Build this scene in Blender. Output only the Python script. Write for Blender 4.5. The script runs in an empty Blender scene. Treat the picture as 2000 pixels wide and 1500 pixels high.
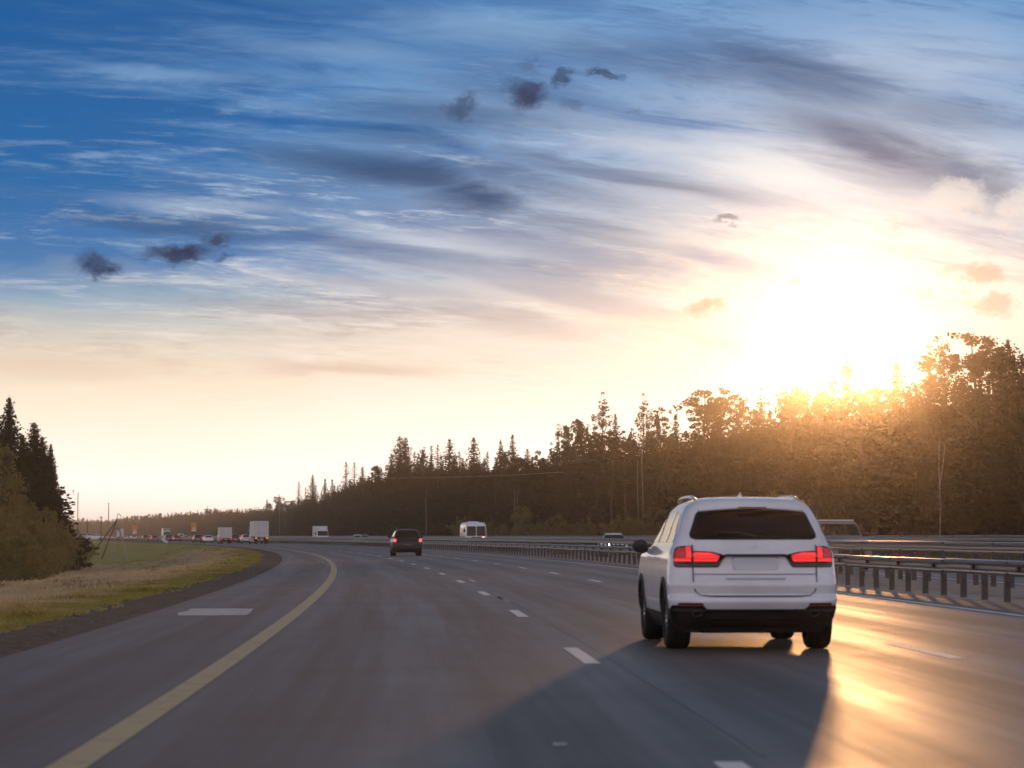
import bpy, math, random
import numpy as np
from mathutils import Vector, Matrix
R = math.radians
sc = bpy.context.scene
C = sc.collection

# ------------------------------------------------------------------ camera
H = 1.3                      # eye height above the road
F = 5300.0                   # focal length in pixels of a 2000 pixel wide picture
cam_d = bpy.data.cameras.new('camera'); cam = bpy.data.objects.new('camera', cam_d); C.objects.link(cam)
cam.location = (0, 0, H); cam.rotation_euler = (R(90) + math.atan(297 / F), 0, 0)
cam_d.sensor_width = 36; cam_d.lens = F / 2000 * 36; cam_d.clip_start = 0.3; cam_d.clip_end = 20000
cam_d.dof.use_dof = True; cam_d.dof.focus_distance = 105; cam_d.dof.aperture_fstop = 3.2
sc.camera = cam
SUN_AZ, SUN_EL = 6.9, 3.7

# ------------------------------------------------------------------ world
def lin(r, g, b, k=1.0):
    f = lambda c: (c / 12.92 if c <= .04045 else ((c + .055) / 1.055) ** 2.4)
    return (f(r / 255) * k, f(g / 255) * k, f(b / 255) * k, 1)

class NT:
    """terse node-tree writer"""
    def __init__(s, nt): s.nt = nt
    def node(s, t, **kw):
        n = s.nt.nodes.new(t)
        for k, v in kw.items(): setattr(n, k, v)
        return n
    def put(s, sock, v):
        if isinstance(v, bpy.types.NodeSocket): s.nt.links.new(v, sock)
        elif v is not None: sock.default_value = v
    def m(s, op, a, b=None, c=None, clamp=False):
        n = s.node('ShaderNodeMath', operation=op, use_clamp=clamp)
        s.put(n.inputs[0], a)
        if b is not None: s.put(n.inputs[1], b)
        if c is not None: s.put(n.inputs[2], c)
        return n.outputs[0]
    def mr(s, v, a, b, c=0.0, d=1.0, smooth=True):
        n = s.node('ShaderNodeMapRange', interpolation_type='SMOOTHSTEP' if smooth else 'LINEAR')
        for i, x in enumerate((v, a, b, c, d)): s.put(n.inputs[i], x)
        return n.outputs[0]
    def mix(s, f, a, b, blend='MIX'):
        n = s.node('ShaderNodeMix', data_type='RGBA', blend_type=blend)
        s.put(n.inputs[0], f); s.put(n.inputs[6], a); s.put(n.inputs[7], b)
        return n.outputs[2]
    def xyz(s, x=0.0, y=0.0, z=0.0):
        n = s.node('ShaderNodeCombineXYZ')
        for i, v in enumerate((x, y, z)): s.put(n.inputs[i], v)
        return n.outputs[0]
    def sep(s, v):
        n = s.node('ShaderNodeSeparateXYZ'); s.put(n.inputs[0], v); return n.outputs
    def noise(s, vec, scale, detail=5, rough=.55, dist=0.0):
        n = s.node('ShaderNodeTexNoise'); s.put(n.inputs['Vector'], vec)
        n.inputs['Scale'].default_value = scale; n.inputs['Detail'].default_value = detail
        n.inputs['Roughness'].default_value = rough; n.inputs['Distortion'].default_value = dist
        return n.outputs['Fac'], n.outputs['Color']
    def ramp(s, f, stops):
        n = s.node('ShaderNodeValToRGB'); s.put(n.inputs[0], f); e = n.color_ramp.elements
        e[0].position, e[0].color = stops[0]; e[1].position, e[1].color = stops[-1]
        for p, c in stops[1:-1]:
            q = e.new(p); q.color = c
        return n.outputs[0]

w = bpy.data.worlds.new('World'); sc.world = w; w.use_nodes = True
nt = w.node_tree; nt.nodes.clear(); n = NT(nt)
tc = n.node('ShaderNodeTexCoord')
dx, dy, dz = n.sep(tc.outputs['Generated'])
U = n.m('MULTIPLY', n.m('ARCTAN2', dx, dy), 57.2958)                    # azimuth, degrees, 0 = straight ahead
V = n.m('MULTIPLY', n.m('ARCSINE', dz), 57.2958)                        # elevation, degrees
# stretched, slightly tilted space for streaky high cloud
zt_ = n.m('ADD', dz, n.m('MULTIPLY', dx, n.m('ADD', .11, n.m('MULTIPLY', dx, .30))))
S1 = n.xyz(n.m('MULTIPLY', dx, 1.0), n.m('MULTIPLY', dy, 1.0), n.m('MULTIPLY', zt_, 5.5))
S2 = n.xyz(dx, dy, n.m('MULTIPLY', n.m('ADD', dz, n.m('MULTIPLY', dx, n.m('ADD', .10, n.m('MULTIPLY', dx, .25)))), 9.5))
nA, cA = n.noise(S1, 11, 8, .60, .8)
nB, cB = n.noise(S2, 13, 10, .68, .7)
nF, _ = n.noise(S2, 60, 8, .7, .3)
nC, cC = n.noise(n.xyz(dx, dy, n.m('MULTIPLY', dz, 1.5)), 70, 8, .68)      # lumpy low cloud
nL, _ = n.noise(S1, 4.5, 3, .5)
# warped angular coordinates
ax, ay, _z = n.sep(cA); bx_, by_, _z = n.sep(cC)
Uw = n.m('ADD', U, n.m('MULTIPLY', n.m('SUBTRACT', ax, .5), 3.0))
Vw = n.m('ADD', V, n.m('MULTIPLY', n.m('SUBTRACT', ay, .5), 1.0))
Pw = n.xyz(Uw, Vw, 0.0)
Pl = n.xyz(n.m('ADD', U, n.m('MULTIPLY', n.m('SUBTRACT', bx_, .5), 1.25)), n.m('ADD', V, n.m('MULTIPLY', n.m('SUBTRACT', by_, .5), 1.1)), 0.0)
gU = n.m('DIVIDE', n.m('SUBTRACT', U, 7.0), 6.5)
g = n.m('EXPONENT', n.m('MULTIPLY', n.m('MULTIPLY', gU, gU), -1.0))
rin = n.m('DIVIDE', n.m('ADD', V, n.m('MULTIPLY', n.m('SUBTRACT', nA, .5), 1.1)), n.m('ADD', 1.0, n.m('MULTIPLY', g, .42)))
back = n.mr(n.m('ABSOLUTE', U), 35, 120)                                # 0 in front, 1 behind the viewer
def st(v): return min(1, max(0, v / 90.0)) ** .5
rs = n.m('SQRT', n.m('MAXIMUM', n.m('DIVIDE', rin, 90.0), 0.0))
base = n.ramp(rs, [(0, lin(255, 240, 230)), (st(1.2), lin(255, 242, 230)), (st(2.6), lin(253, 234, 210)), (st(3.6), lin(242, 222, 198)),
    (st(4.4), lin(205, 203, 197)), (st(5.0), lin(150, 176, 196)), (st(5.8), lin(62, 122, 180)), (st(7.4), lin(8, 104, 168)), (st(10.5), lin(0, 92, 160)),
    (st(16), lin(40, 80, 124)), (st(40), lin(96, 98, 104)), (1, lin(98, 98, 102))])
# high streaky veil: thin in the upper left, thick in the centre and right
bias = n.mr(U, -12, 1, -.10, .12)
veil = n.mr(n.m('ADD', n.m('ADD', n.m('ADD', n.m('MULTIPLY', nA, .40), n.m('MULTIPLY', nB, .42)), n.m('MULTIPLY', nF, .18)), bias), .42, .66)
vcol = n.ramp(rs, [(0, lin(255, 246, 234)), (st(2.8), lin(255, 238, 218)), (st(4.2), lin(248, 230, 215)), (st(5.2), lin(214, 216, 220)),
    (st(6.4), lin(172, 196, 222)), (st(8), lin(122, 168, 214)), (st(11), lin(96, 156, 210)), (st(20), lin(112, 124, 142)), (1, lin(112, 114, 120))])
col = n.mix(n.m('MULTIPLY', veil, .90), base, vcol)
# darker belts between the streaks
dk = n.mr(n.m('ADD', n.m('ADD', n.m('MULTIPLY', nL, .35), n.m('MULTIPLY', nB, .45)), n.m('MULTIPLY', nF, .2)), .49, .60)
dk = n.m('MULTIPLY', dk, n.mr(rin, 3.6, 6.2))
col = n.mix(n.m('MULTIPLY', dk, .60), col, lin(30, 96, 156))
def px2(x, y): return ((x - 1000) / 92.5, (1047 - y) / 92.5)
def blobs(P, items, a=1.25, b=.25):
    out = None
    for x, y, hw, hh, rot, k in items:
        mp = n.node('ShaderNodeMapping', vector_type='TEXTURE'); n.put(mp.inputs[0], P)
        u0, v0 = px2(x, y)
        mp.inputs['Location'].default_value = (u0, v0, 0); mp.inputs['Rotation'].default_value = (0, 0, R(rot))
        mp.inputs['Scale'].default_value = (hw / 92.5, hh / 92.5, 1)
        ln = n.node('ShaderNodeVectorMath', operation='LENGTH'); n.put(ln.inputs[0], mp.outputs[0])
        q = n.m('MULTIPLY', n.mr(ln.outputs['Value'], a, b), k)
        out = q if out is None else n.m('MAXIMUM', out, q)
    return out
# pale filaments and grey undersides where the veil thickens towards the sunset
fb = n.m('ADD', n.m('MULTIPLY', nB, .55), n.m('MULTIPLY', nF, .45))
mid = n.m('MULTIPLY', n.mr(V, 2.2, 4.6), n.mr(V, 11.5, 6.5))
col = n.mix(n.m('MULTIPLY', n.m('MULTIPLY', n.mr(fb, .50, .64), mid), n.mr(U, -12, -2, .25, .92)), col, n.mix(n.mr(rin, 3.5, 8.0), lin(252, 240, 226), lin(168, 200, 232)))
fd = n.m('MULTIPLY', n.mr(n.m('ADD', n.m('MULTIPLY', nA, .6), n.m('MULTIPLY', nF, .4)), .49, .39), n.m('MULTIPLY', n.mr(V, 2.4, 4.2), n.mr(V, 8.5, 5.5)))
col = n.mix(n.m('MULTIPLY', fd, .5), col, n.mix(n.mr(rin, 3.2, 5.4), lin(222, 198, 184), lin(112, 136, 172)))
# bright rifts
br = blobs(Pw, [(1500, 318, 190, 44, -12, 1), (1300, 285, 220, 30, -8, .6), (1850, 120, 220, 70, 0, .45), (330, 145, 170, 16, -4, .5), (620, 100, 240, 26, -6, .45),
                (960, 60, 260, 40, -4, .5), (380, 405, 190, 22, -3, .5), (880, 470, 260, 22, -8, .55), (1000, 215, 300, 30, -8, .35)], 1.4, .2)
col = n.mix(n.m('MULTIPLY', br, n.m('ADD', .5, n.m('MULTIPLY', nB, .6))), col, n.mix(n.mr(rin, 4, 9.5), lin(250, 246, 240), lin(150, 188, 224)))
# soft slate-blue cloud bands
ds = blobs(Pw, [(760, 335, 270, 38, -9, .9), (930, 378, 130, 36, -5, 1), (1000, 350, 210, 28, -10, .6), (1720, 295, 240, 60, -20, .85), (1880, 350, 190, 48, -22, .8), (1330, 130, 330, 36, -8, .45),
                (1570, 160, 230, 52, -14, .7), (1840, 235, 200, 34, -8, .45), (1250, 350, 330, 22, -10, .6), (700, 480, 220, 20, -8, .5), (860, 225, 240, 44, -2, .55),
                (350, 455, 200, 24, -6, .6), (1150, 440, 220, 26, -14, .4), (780, 270, 170, 24, -2, .5), (1010, 190, 190, 60, 0, .3)], 1.45, .15)
col = n.mix(n.m('MULTIPLY', ds, n.m('ADD', .25, n.m('ADD', n.m('MULTIPLY', nB, .8), n.m('MULTIPLY', nF, .6))), clamp=True), col, lin(8, 74, 122))
# warm grey bands low down
wg = blobs(Pw, [(1060, 485, 300, 34, -12, .6), (1100, 560, 260, 26, -12, .5), (1440, 515, 140, 26, -10, .75), (690, 722, 190, 20, 2, .7), (840, 600, 230, 18, -4, .4),
                (1000, 625, 220, 20, -6, .45), (940, 520, 330, 22, -9, .5), (560, 600, 260, 16, -4, .45), (1250, 600, 150, 18, -8, .4), (760, 560, 200, 18, -5, .45), (1760, 500, 130, 16, -20, .45), (1880, 470, 160, 24, -16, .4), (120, 730, 240, 30, 0, .35)], 1.35, .2)
col = n.mix(n.m('MULTIPLY', wg, n.m('ADD', .35, n.m('ADD', n.m('MULTIPLY', nB, .7), n.m('MULTIPLY', nF, .6))), clamp=True), col, n.mix(n.mr(V, 3.2, 6.0), lin(222, 192, 172), lin(128, 144, 176)))
# glow of the low sun behind thin cloud
gx = n.m('DIVIDE', n.m('SUBTRACT', U, 7.2), 3.4); gy = n.m('DIVIDE', n.m('SUBTRACT', V, 5.6), 1.9)
gl = n.m('EXPONENT', n.m('MULTIPLY', n.m('ADD', n.m('MULTIPLY', gx, gx), n.m('MULTIPLY', gy, gy)), -1.0))
hx = n.m('DIVIDE', n.m('SUBTRACT', U, 5.0), 9.0); hy = n.m('DIVIDE', V, 3.0)
hg = n.m('EXPONENT', n.m('MULTIPLY', n.m('ADD', n.m('MULTIPLY', hx, hx), n.m('MULTIPLY', hy, hy)), -1.0))
col = n.mix(n.m('MULTIPLY', gl, .30), col, (1.0, .97, .92, 1), 'ADD')
col = n.mix(n.m('MULTIPLY', hg, .26), col, (1.0, .94, .98, 1), 'ADD')
hz_ = n.mr(V, 0.0, 4.5, 1.38, 1.0); col = n.mix(1.0, col, n.xyz(hz_, hz_, n.mr(V, 0.0, 4.5, 1.42, 1.0)), 'MULTIPLY')
# small ragged low clouds
lc = blobs(Pl, [(195, 520, 58, 26, 0, 1), (345, 498, 72, 24, 4, 1), (420, 476, 26, 14, 0, .9), (436, 508, 24, 11, 0, .6), (1027, 188, 40, 38, 20, .95), (905, 213, 34, 24, 30, .75),
                (1105, 152, 36, 16, 28, .9), (1182, 146, 42, 10, -4, .9), (1030, 128, 34, 10, 0, .3), (1120, 205, 22, 20, 0, .35), (1240, 215, 22, 8, 0, .3), (1415, 430, 34, 9, 0, .55)], 1.25, .35)
col = n.mix(lc, col, n.mix(n.mr(nC, .35, .65), lin(0, 44, 88), lin(40, 84, 124)))
rim = blobs(Pl, [(1372, 596, 48, 30, 0, .7), (1910, 536, 58, 30, 8, .7), (1932, 596, 60, 24, -14, .6), (1860, 388, 60, 26, 0, .8), (1990, 410, 60, 30, 0, .8)], 1.35, .6)
col = n.mix(n.m('MULTIPLY', rim, .6), col, (1.0, .93, .84, 1))
wc = blobs(Pl, [(1372, 602, 42, 24, 0, .95), (1910, 543, 52, 24, 8, .9), (1860, 540, 46, 14, 0, .5), (1932, 602, 54, 18, -14, .8), (1556, 552, 18, 9, 0, .5), (1732, 637, 16, 9, 0, .4), (1805, 582, 24, 8, 0, .35), (1760, 448, 34, 8, 0, .3)], 1.25, .35)
col = n.mix(wc, col, lin(226, 190, 170))
cw = blobs(Pl, [(1745, 398, 46, 14, 0, .7), (1865, 395, 44, 20, 0, .9), (1900, 415, 34, 22, 0, .9), (1985, 418, 44, 24, 0, .8), (1975, 452, 52, 18, 0, .7)], 1.2, .5)
col = n.mix(n.m('MULTIPLY', cw, n.mr(nC, .35, .62)), col, lin(238, 226, 220))
# away from the sunset: calm lavender-blue sky
cb = n.ramp(n.m('SQRT', n.m('MAXIMUM', n.m('DIVIDE', V, 90.0), 0.0)), [(0, lin(120, 108, 104)), (st(3), lin(196, 176, 170)), (st(9), lin(246, 230, 232, 1.35)), (st(22), lin(206, 204, 224, 1.2)), (st(48), lin(118, 124, 142)), (1, lin(98, 98, 102))])
cb = n.mix(n.m('MULTIPLY', veil, .3), cb, lin(170, 178, 200))
col = n.mix(back, col, cb)
ng = n.mr(V, -1.2, -.1)
col = n.mix(ng, lin(70, 58, 48), col)
sky = n.node('ShaderNodeTexSky', sky_type='NISHITA', sun_disc=False, sun_elevation=R(SUN_EL), sun_rotation=R(SUN_AZ), air_density=1.2, dust_density=2.0)
bg1 = n.node('ShaderNodeBackground'); n.put(bg1.inputs[0], col); bg1.inputs[1].default_value = .98
bg2 = n.node('ShaderNodeBackground'); n.put(bg2.inputs[0], sky.outputs[0]); bg2.inputs[1].default_value = .001
ad = n.node('ShaderNodeAddShader'); nt.links.new(bg1.outputs[0], ad.inputs[0]); nt.links.new(bg2.outputs[0], ad.inputs[1])
wo = n.node('ShaderNodeOutputWorld'); nt.links.new(ad.outputs[0], wo.inputs[0])

# ------------------------------------------------------------------ sun
sl = bpy.data.lights.new('sun', 'SUN'); so = bpy.data.objects.new('sun', sl); C.objects.link(so)
sl.energy = 1.15; sl.angle = R(1.1); sl.color = (1, .50, .20)
sd = Vector((math.sin(R(SUN_AZ)) * math.cos(R(SUN_EL)), math.cos(R(SUN_AZ)) * math.cos(R(SUN_EL)), math.sin(R(SUN_EL))))
so.rotation_euler = sd.to_track_quat('Z', 'Y').to_euler()
sc.view_settings.view_transform = 'Standard'; sc.view_settings.look = 'None'; sc.view_settings.gamma = 1
sc.view_settings.exposure = 0; sc.view_settings.use_curve_mapping = False
sc.render.engine = 'CYCLES'
sc.cycles.volume_bounces = 1; sc.cycles.transparent_max_bounces = 12

# ------------------------------------------------------------------ helpers
def tag(o, label=None, cat=None, group=None, kind=None):
    if label: o['label'] = label
    if cat: o['category'] = cat
    if group: o['group'] = group
    if kind: o['kind'] = kind
    return o
def link(name, me, parent=None):
    o = bpy.data.objects.new(name, me); C.objects.link(o)
    if parent: o.parent = parent
    return o
def mesh(name, vs, fs, mat, parent=None, smooth=False, uv=None):
    me = bpy.data.meshes.new(name); me.from_pydata([tuple(v) for v in vs], [], fs)
    if mat: me.materials.append(mat)
    if smooth: me.polygons.foreach_set('use_smooth', [True] * len(me.polygons))
    if uv is not None:
        l = me.uv_layers.new(name='UVMap'); vi = np.empty(len(me.loops), dtype=np.int32); me.loops.foreach_get('vertex_index', vi)
        l.data.foreach_set('uv', np.asarray(uv, dtype=np.float32)[vi].ravel())
    me.update()
    return link(name, me, parent)
def quads_mesh(name, co, mats, mi=None, uv=None, k=4):
    """co: (N*k,3) array, one face per k vertices"""
    N = len(co) // k
    me = bpy.data.meshes.new(name); me.vertices.add(N * k); me.vertices.foreach_set('co', np.asarray(co, dtype=np.float32).ravel())
    me.loops.add(N * k); me.loops.foreach_set('vertex_index', np.arange(N * k, dtype=np.int32))
    me.polygons.add(N); me.polygons.foreach_set('loop_start', np.arange(0, N * k, k, dtype=np.int32))
    me.polygons.foreach_set('loop_total', np.full(N, k, dtype=np.int32))
    for m in mats: me.materials.append(m)
    if mi is not None: me.polygons.foreach_set('material_index', np.asarray(mi, dtype=np.int32))
    if uv is not None:
        l = me.uv_layers.new(name='UVMap'); l.data.foreach_set('uv', np.asarray(uv, dtype=np.float32).ravel())
    me.update(calc_edges=True)
    return me
class MB:
    def __init__(s): s.v = []; s.f = []
    def add(s, vs, fs):
        k = len(s.v); s.v += [tuple(v) for v in vs]; s.f += [tuple(i + k for i in f) for f in fs]; return s
    def box(s, x0, x1, y0, y1, z0, z1, c=0.0):
        if c <= 0:
            vs = [(x, y, z) for z in (z0, z1) for y in (y0, y1) for x in (x0, x1)]
            return s.add(vs, [(0, 2, 3, 1), (4, 5, 7, 6), (0, 1, 5, 4), (2, 6, 7, 3), (0, 4, 6, 2), (1, 3, 7, 5)])
        c = min(c, .49 * min(x1 - x0, y1 - y0, z1 - z0))
        vs = []
        for z, i in ((z0, c), (z0 + c, 0), (z1 - c, 0), (z1, c)):
            a0, a1, b0, b1 = x0 + i, x1 - i, y0 + i, y1 - i
            vs += [(a0 + c, b0, z), (a1 - c, b0, z), (a1, b0 + c, z), (a1, b1 - c, z), (a1 - c, b1, z), (a0 + c, b1, z), (a0, b1 - c, z), (a0, b0 + c, z)]
        fs = [tuple(range(7, -1, -1)), tuple(range(24, 32))]
        for r in range(3):
            for i in range(8):
                j = (i + 1) % 8; fs.append((r * 8 + i, r * 8 + j, r * 8 + 8 + j, r * 8 + 8 + i))
        return s.add(vs, fs)
    def tube(s, pts, rad, n=8, cap=True):
        pts = [Vector(p) for p in pts]; rr = rad if isinstance(rad, (list, tuple)) else [rad] * len(pts); vs = []
        up = None
        for i, p in enumerate(pts):
            t = (pts[min(i + 1, len(pts) - 1)] - pts[max(i - 1, 0)]).normalized()
            if up is None: up = Vector((0, 0, 1)) if abs(t.z) < .9 else Vector((1, 0, 0))
            a = t.cross(up).normalized(); b = a.cross(t).normalized(); up = b
            for k in range(n):
                q = 2 * math.pi * k / n; vs.append(p + (a * math.cos(q) + b * math.sin(q)) * rr[i])
        fs = [(i * n + k, i * n + (k + 1) % n, (i + 1) * n + (k + 1) % n, (i + 1) * n + k) for i in range(len(pts) - 1) for k in range(n)]
        if cap: fs += [tuple(range(n - 1, -1, -1)), tuple(range((len(pts) - 1) * n, len(pts) * n))]
        return s.add(vs, fs)
    def lathe_x(s, prof, cx, cy, cz, n=28):
        """profile of (x, radius), turned about the X axis"""
        vs = [(cx + x, cy + r * math.cos(2 * math.pi * k / n), cz + r * math.sin(2 * math.pi * k / n)) for x, r in prof for k in range(n)]
        fs = [(i * n + k, i * n + (k + 1) % n, (i + 1) * n + (k + 1) % n, (i + 1) * n + k) for i in range(len(prof) - 1) for k in range(n)]
        return s.add(vs, fs)
    def build(s, name, mat, parent=None, smooth=False): return mesh(name, s.v, s.f, mat, parent, smooth)
def empty(name, loc, rz=0, label=None, cat=None, group=None):
    o = bpy.data.objects.new(name, None); C.objects.link(o); o.location = loc; o.rotation_euler = (0, 0, rz); o.empty_display_size = .3
    return tag(o, label, cat, group)
def copy_tree(o, parent=None):
    c = o.copy(); C.objects.link(c)
    if parent: c.parent = parent
    for ch in o.children: copy_tree(ch, c)
    return c

def pbr(name, col, rough=.6, metal=0.0, spec=.5, coat=0.0, emit=None, es=0.0, bump=None, var=None):
    m = bpy.data.materials.new(name); m.use_nodes = True; b = m.node_tree.nodes['Principled BSDF']; q = NT(m.node_tree)
    b.inputs['Base Color'].default_value = (*col[:3], 1); b.inputs['Roughness'].default_value = rough; b.inputs['Metallic'].default_value = metal
    b.inputs['Specular IOR Level'].default_value = spec; b.inputs['Coat Weight'].default_value = coat; b.inputs['Coat Roughness'].default_value = .06
    if emit: b.inputs['Emission Color'].default_value = (*emit[:3], 1); b.inputs['Emission Strength'].default_value = es
    t = q.node('ShaderNodeTexCoord').outputs['Object']
    if var:
        sca, amt = var; f, _ = q.noise(t, sca, 5)
        q.put(b.inputs['Base Color'], q.mix(q.mr(f, .3, .7), tuple(c * (1 - amt) for c in col[:3]) + (1,), tuple(min(1, c * (1 + amt)) for c in col[:3]) + (1,)))
        q.put(b.inputs['Roughness'], q.mr(f, .3, .7, max(0.02, rough * .8), min(1, rough * 1.2)))
    if bump:
        sca, st_, ds_ = bump; f, _ = q.noise(t, sca, 4); bn = q.node('ShaderNodeBump'); bn.inputs['Strength'].default_value = st_; bn.inputs['Distance'].default_value = ds_
        q.put(bn.inputs['Height'], f); q.put(b.inputs['Normal'], bn.outputs[0])
    return m

# ------------------------------------------------------------------ the road's line
A0, B0, C0, Z0 = -2.05, -.0265, -.000185, 450.0     # left edge line: x as a function of y
def cx(y):
    if y <= Z0: return A0 + B0 * y + C0 * y * y
    return A0 + B0 * Z0 + C0 * Z0 * Z0 + (B0 + 2 * C0 * Z0) * (y - Z0)
def cs(y): return B0 + 2 * C0 * min(max(y, -200), Z0)
def rd(y, o, z=0.0):
    s = cs(y); L = math.hypot(1, s); return Vector((cx(y) + o / L, y - o * s / L, z))
def head(y): return math.atan(-cs(y))          # rotation about Z of something driving away along the road
def X(px_, Y): return (px_ - 1000) / F * Y
def Zt(py_, Y): return H + (1047 - py_) / F * Y
def ysteps(a, b, s0=2.0, g=.03):
    out = [a]
    while out[-1] < b: out.append(out[-1] + max(s0, abs(out[-1]) * g))
    out[-1] = b; return out
def sweep(name, ys, prof, mat, parent=None, smooth=False, close=False):
    """prof: list of (offset, z) or function of y"""
    vs = []; uv = []; n_ = None
    for y in ys:
        p = prof(y) if callable(prof) else prof; n_ = len(p)
        for o, z in p: vs.append(rd(y, o, z)); uv.append((o, y))
    fs = []
    for i in range(len(ys) - 1):
        for k in range(n_ if close else n_ - 1):
            k2 = (k + 1) % n_; fs.append((i * n_ + k, i * n_ + k2, (i + 1) * n_ + k2, (i + 1) * n_ + k))
    if close: fs += [tuple(range(n_ - 1, -1, -1)), tuple(range((len(ys) - 1) * n_, len(ys) * n_))]
    return mesh(name, vs, fs, mat, parent, smooth, uv)
def sst(t): t = min(1, max(0, t)); return t * t * (3 - 2 * t)
OE = -2.5     # asphalt edge
OA, OB, OC = 13.6, 17.0, 33.2      # the barriers
def depth(y):
    if y < 60: return .55
    if y < 260: return .55 + 1.95 * sst((y - 60) / 200)
    if y < 440: return 2.5
    return 2.5 - 2.3 * sst((y - 440) / 120)
def gz(o, y):
    """height of the verge / land"""
    if o < OE:
        t = (-o - 3.6) / (11 if y > 150 else 14)
        b = .10 * math.sin(o * .9 + y * .13) * math.sin(y * .21 + o * .4) + .05 * math.sin(y * .9 + o * 1.7)
        return -.03 - depth(y) * sst(t) + b * sst((-o - 3.6) / 6)
    if o > OC:
        return -.06 - .5 * sst((o - OC) / 12)
    return -.08
# ------------------------------------------------------------------ ground materials
def mat_asphalt(name, shift=0.0):
    m = bpy.data.materials.new(name); m.use_nodes = True; b = m.node_tree.nodes['Principled BSDF']; q = NT(m.node_tree)
    uv = q.node('ShaderNodeUVMap', uv_map='UVMap').outputs[0]; o, v, _ = q.sep(uv)
    pos = q.node('ShaderNodeNewGeometry').outputs['Position']
    long = q.xyz(q.m('MULTIPLY', o, 1.6), q.m('MULTIPLY', v, .03), 0.0)
    n1, _ = q.noise(long, 1.9, 6, .6); n2, _ = q.noise(pos, 55, 3, .7); n3, _ = q.noise(pos, .35, 5, .6); n4, _ = q.noise(pos, 9, 5, .75)
    # wheel tracks: two per lane, 3.85 m lanes
    lane = q.m('PINGPONG', q.m('SUBTRACT', q.m('ADD', o, shift), 1.0), .96)
    tr = q.mr(lane, .15, .75)
    wob = q.mr(n1, .32, .68)
    f = q.m('ADD', q.m('MULTIPLY', tr, .45), q.m('MULTIPLY', wob, .55))
    c = q.mix(f, (.015, .0132, .012, 1), (.056, .048, .041, 1))
    c = q.mix(q.m('MULTIPLY', q.mr(n2, .45, .75), .5), c, (.13, .115, .10, 1)); c = q.mix(q.m('MULTIPLY', q.mr(n4, .50, .58), .4), c, (.014, .013, .012, 1))
    c = q.mix(q.m('MULTIPLY', q.mr(n3, .5, .75), .35), c, (.026, .025, .026, 1))
    q.put(b.inputs['Base Color'], c)
    q.put(b.inputs['Roughness'], q.m('ADD', q.mr(f, 0, 1, .58, .45, False), q.m('MULTIPLY', q.m('SUBTRACT', n3, .5), .12)))
    b.inputs['Specular IOR Level'].default_value = .6; b.inputs['Specular Tint'].default_value = (1, .86, .72, 1); b.inputs['Sheen Weight'].default_value = .04; b.inputs['Sheen Roughness'].default_value = .22; b.inputs['Sheen Tint'].default_value = (1, .88, .74, 1)
    bn = q.node('ShaderNodeBump'); bn.inputs['Strength'].default_value = .2; bn.inputs['Distance'].default_value = .01
    q.put(bn.inputs['Height'], q.m('ADD', n2, q.m('MULTIPLY', n4, .8))); q.put(b.inputs['Normal'], bn.outputs[0])
    return m
def mat_verge(name, right=False, blade=False):
    m = bpy.data.materials.new(name); m.use_nodes = True; b = m.node_tree.nodes['Principled BSDF']; q = NT(m.node_tree)
    uv = q.node('ShaderNodeUVMap', uv_map='UVMap').outputs[0]; o, v, _ = q.sep(uv)
    p = q.xyz(o, q.m('MULTIPLY', v, .35), 0.0)
    n1, _ = q.noise(p, .42, 9, .75); n2, _ = q.noise(p, 2.2, 8, .8); n3, _ = q.noise(p, .16, 6, .65)
    straw = q.mix(n2, (.36, .27, .15, 1), (.66, .52, .32, 1)); green = q.mix(n2, (.15, .135, .035, 1), (.42, .36, .10, 1))
    t = q.mr(q.m('ADD', o, q.m('MULTIPLY', q.m('SUBTRACT', n1, .5), 11.0)), -4.3, -6.8)
    t = q.m('MULTIPLY', t, q.mr(n3, .33, .46)); t = q.m('MULTIPLY', t, q.mr(v, 420, 300))
    c = q.mix(t, green, straw)
    c = q.mix(q.m('MULTIPLY', q.mr(n1, .53, .62), .7), c, (.085, .075, .03, 1))
    if right: c = q.mix(n2, (.03, .035, .012, 1), (.075, .075, .025, 1))
    q.put(b.inputs['Base Color'], c); b.inputs['Roughness'].default_value = .95; b.inputs['Specular IOR Level'].default_value = .1
    if blade:
        ts = q.node('ShaderNodeBsdfTranslucent'); q.put(ts.inputs[0], c); ms = q.node('ShaderNodeMixShader'); ms.inputs[0].default_value = .5
        q.put(ms.inputs[1], b.outputs[0]); q.put(ms.inputs[2], ts.outputs[0]); q.put(m.node_tree.nodes['Material Output'].inputs[0], ms.outputs[0]); return m
    bn = q.node('ShaderNodeBump'); bn.inputs['Strength'].default_value = .8; bn.inputs['Distance'].default_value = .12
    q.put(bn.inputs['Height'], n2); q.put(b.inputs['Normal'], bn.outputs[0])
    return m
def mat_paint(name, col, wear=.5, under=(.06, .058, .06, 1)):
    m = bpy.data.materials.new(name); m.use_nodes = True; b = m.node_tree.nodes['Principled BSDF']; q = NT(m.node_tree)
    pos = q.node('ShaderNodeNewGeometry').outputs['Position']
    n1, _ = q.noise(pos, 3.0, 6, .75); n2, _ = q.noise(pos, 40, 3, .7)
    q.put(b.inputs['Base Color'], q.mix(q.m('MULTIPLY', q.mr(q.m('ADD', q.m('MULTIPLY', n1, .6), q.m('MULTIPLY', n2, .4)), .48, .66), wear), (*col, 1), under))
    b.inputs['Roughness'].default_value = .55
    bn = q.node('ShaderNodeBump'); bn.inputs['Strength'].default_value = .4; bn.inputs['Distance'].default_value = .006
    q.put(bn.inputs['Height'], n2); q.put(b.inputs['Normal'], bn.outputs[0])
    return m
M = {}
M['asphalt'] = mat_asphalt('asphalt'); M['asphalt2'] = mat_asphalt('asphalt_far', 1.2)
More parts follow.
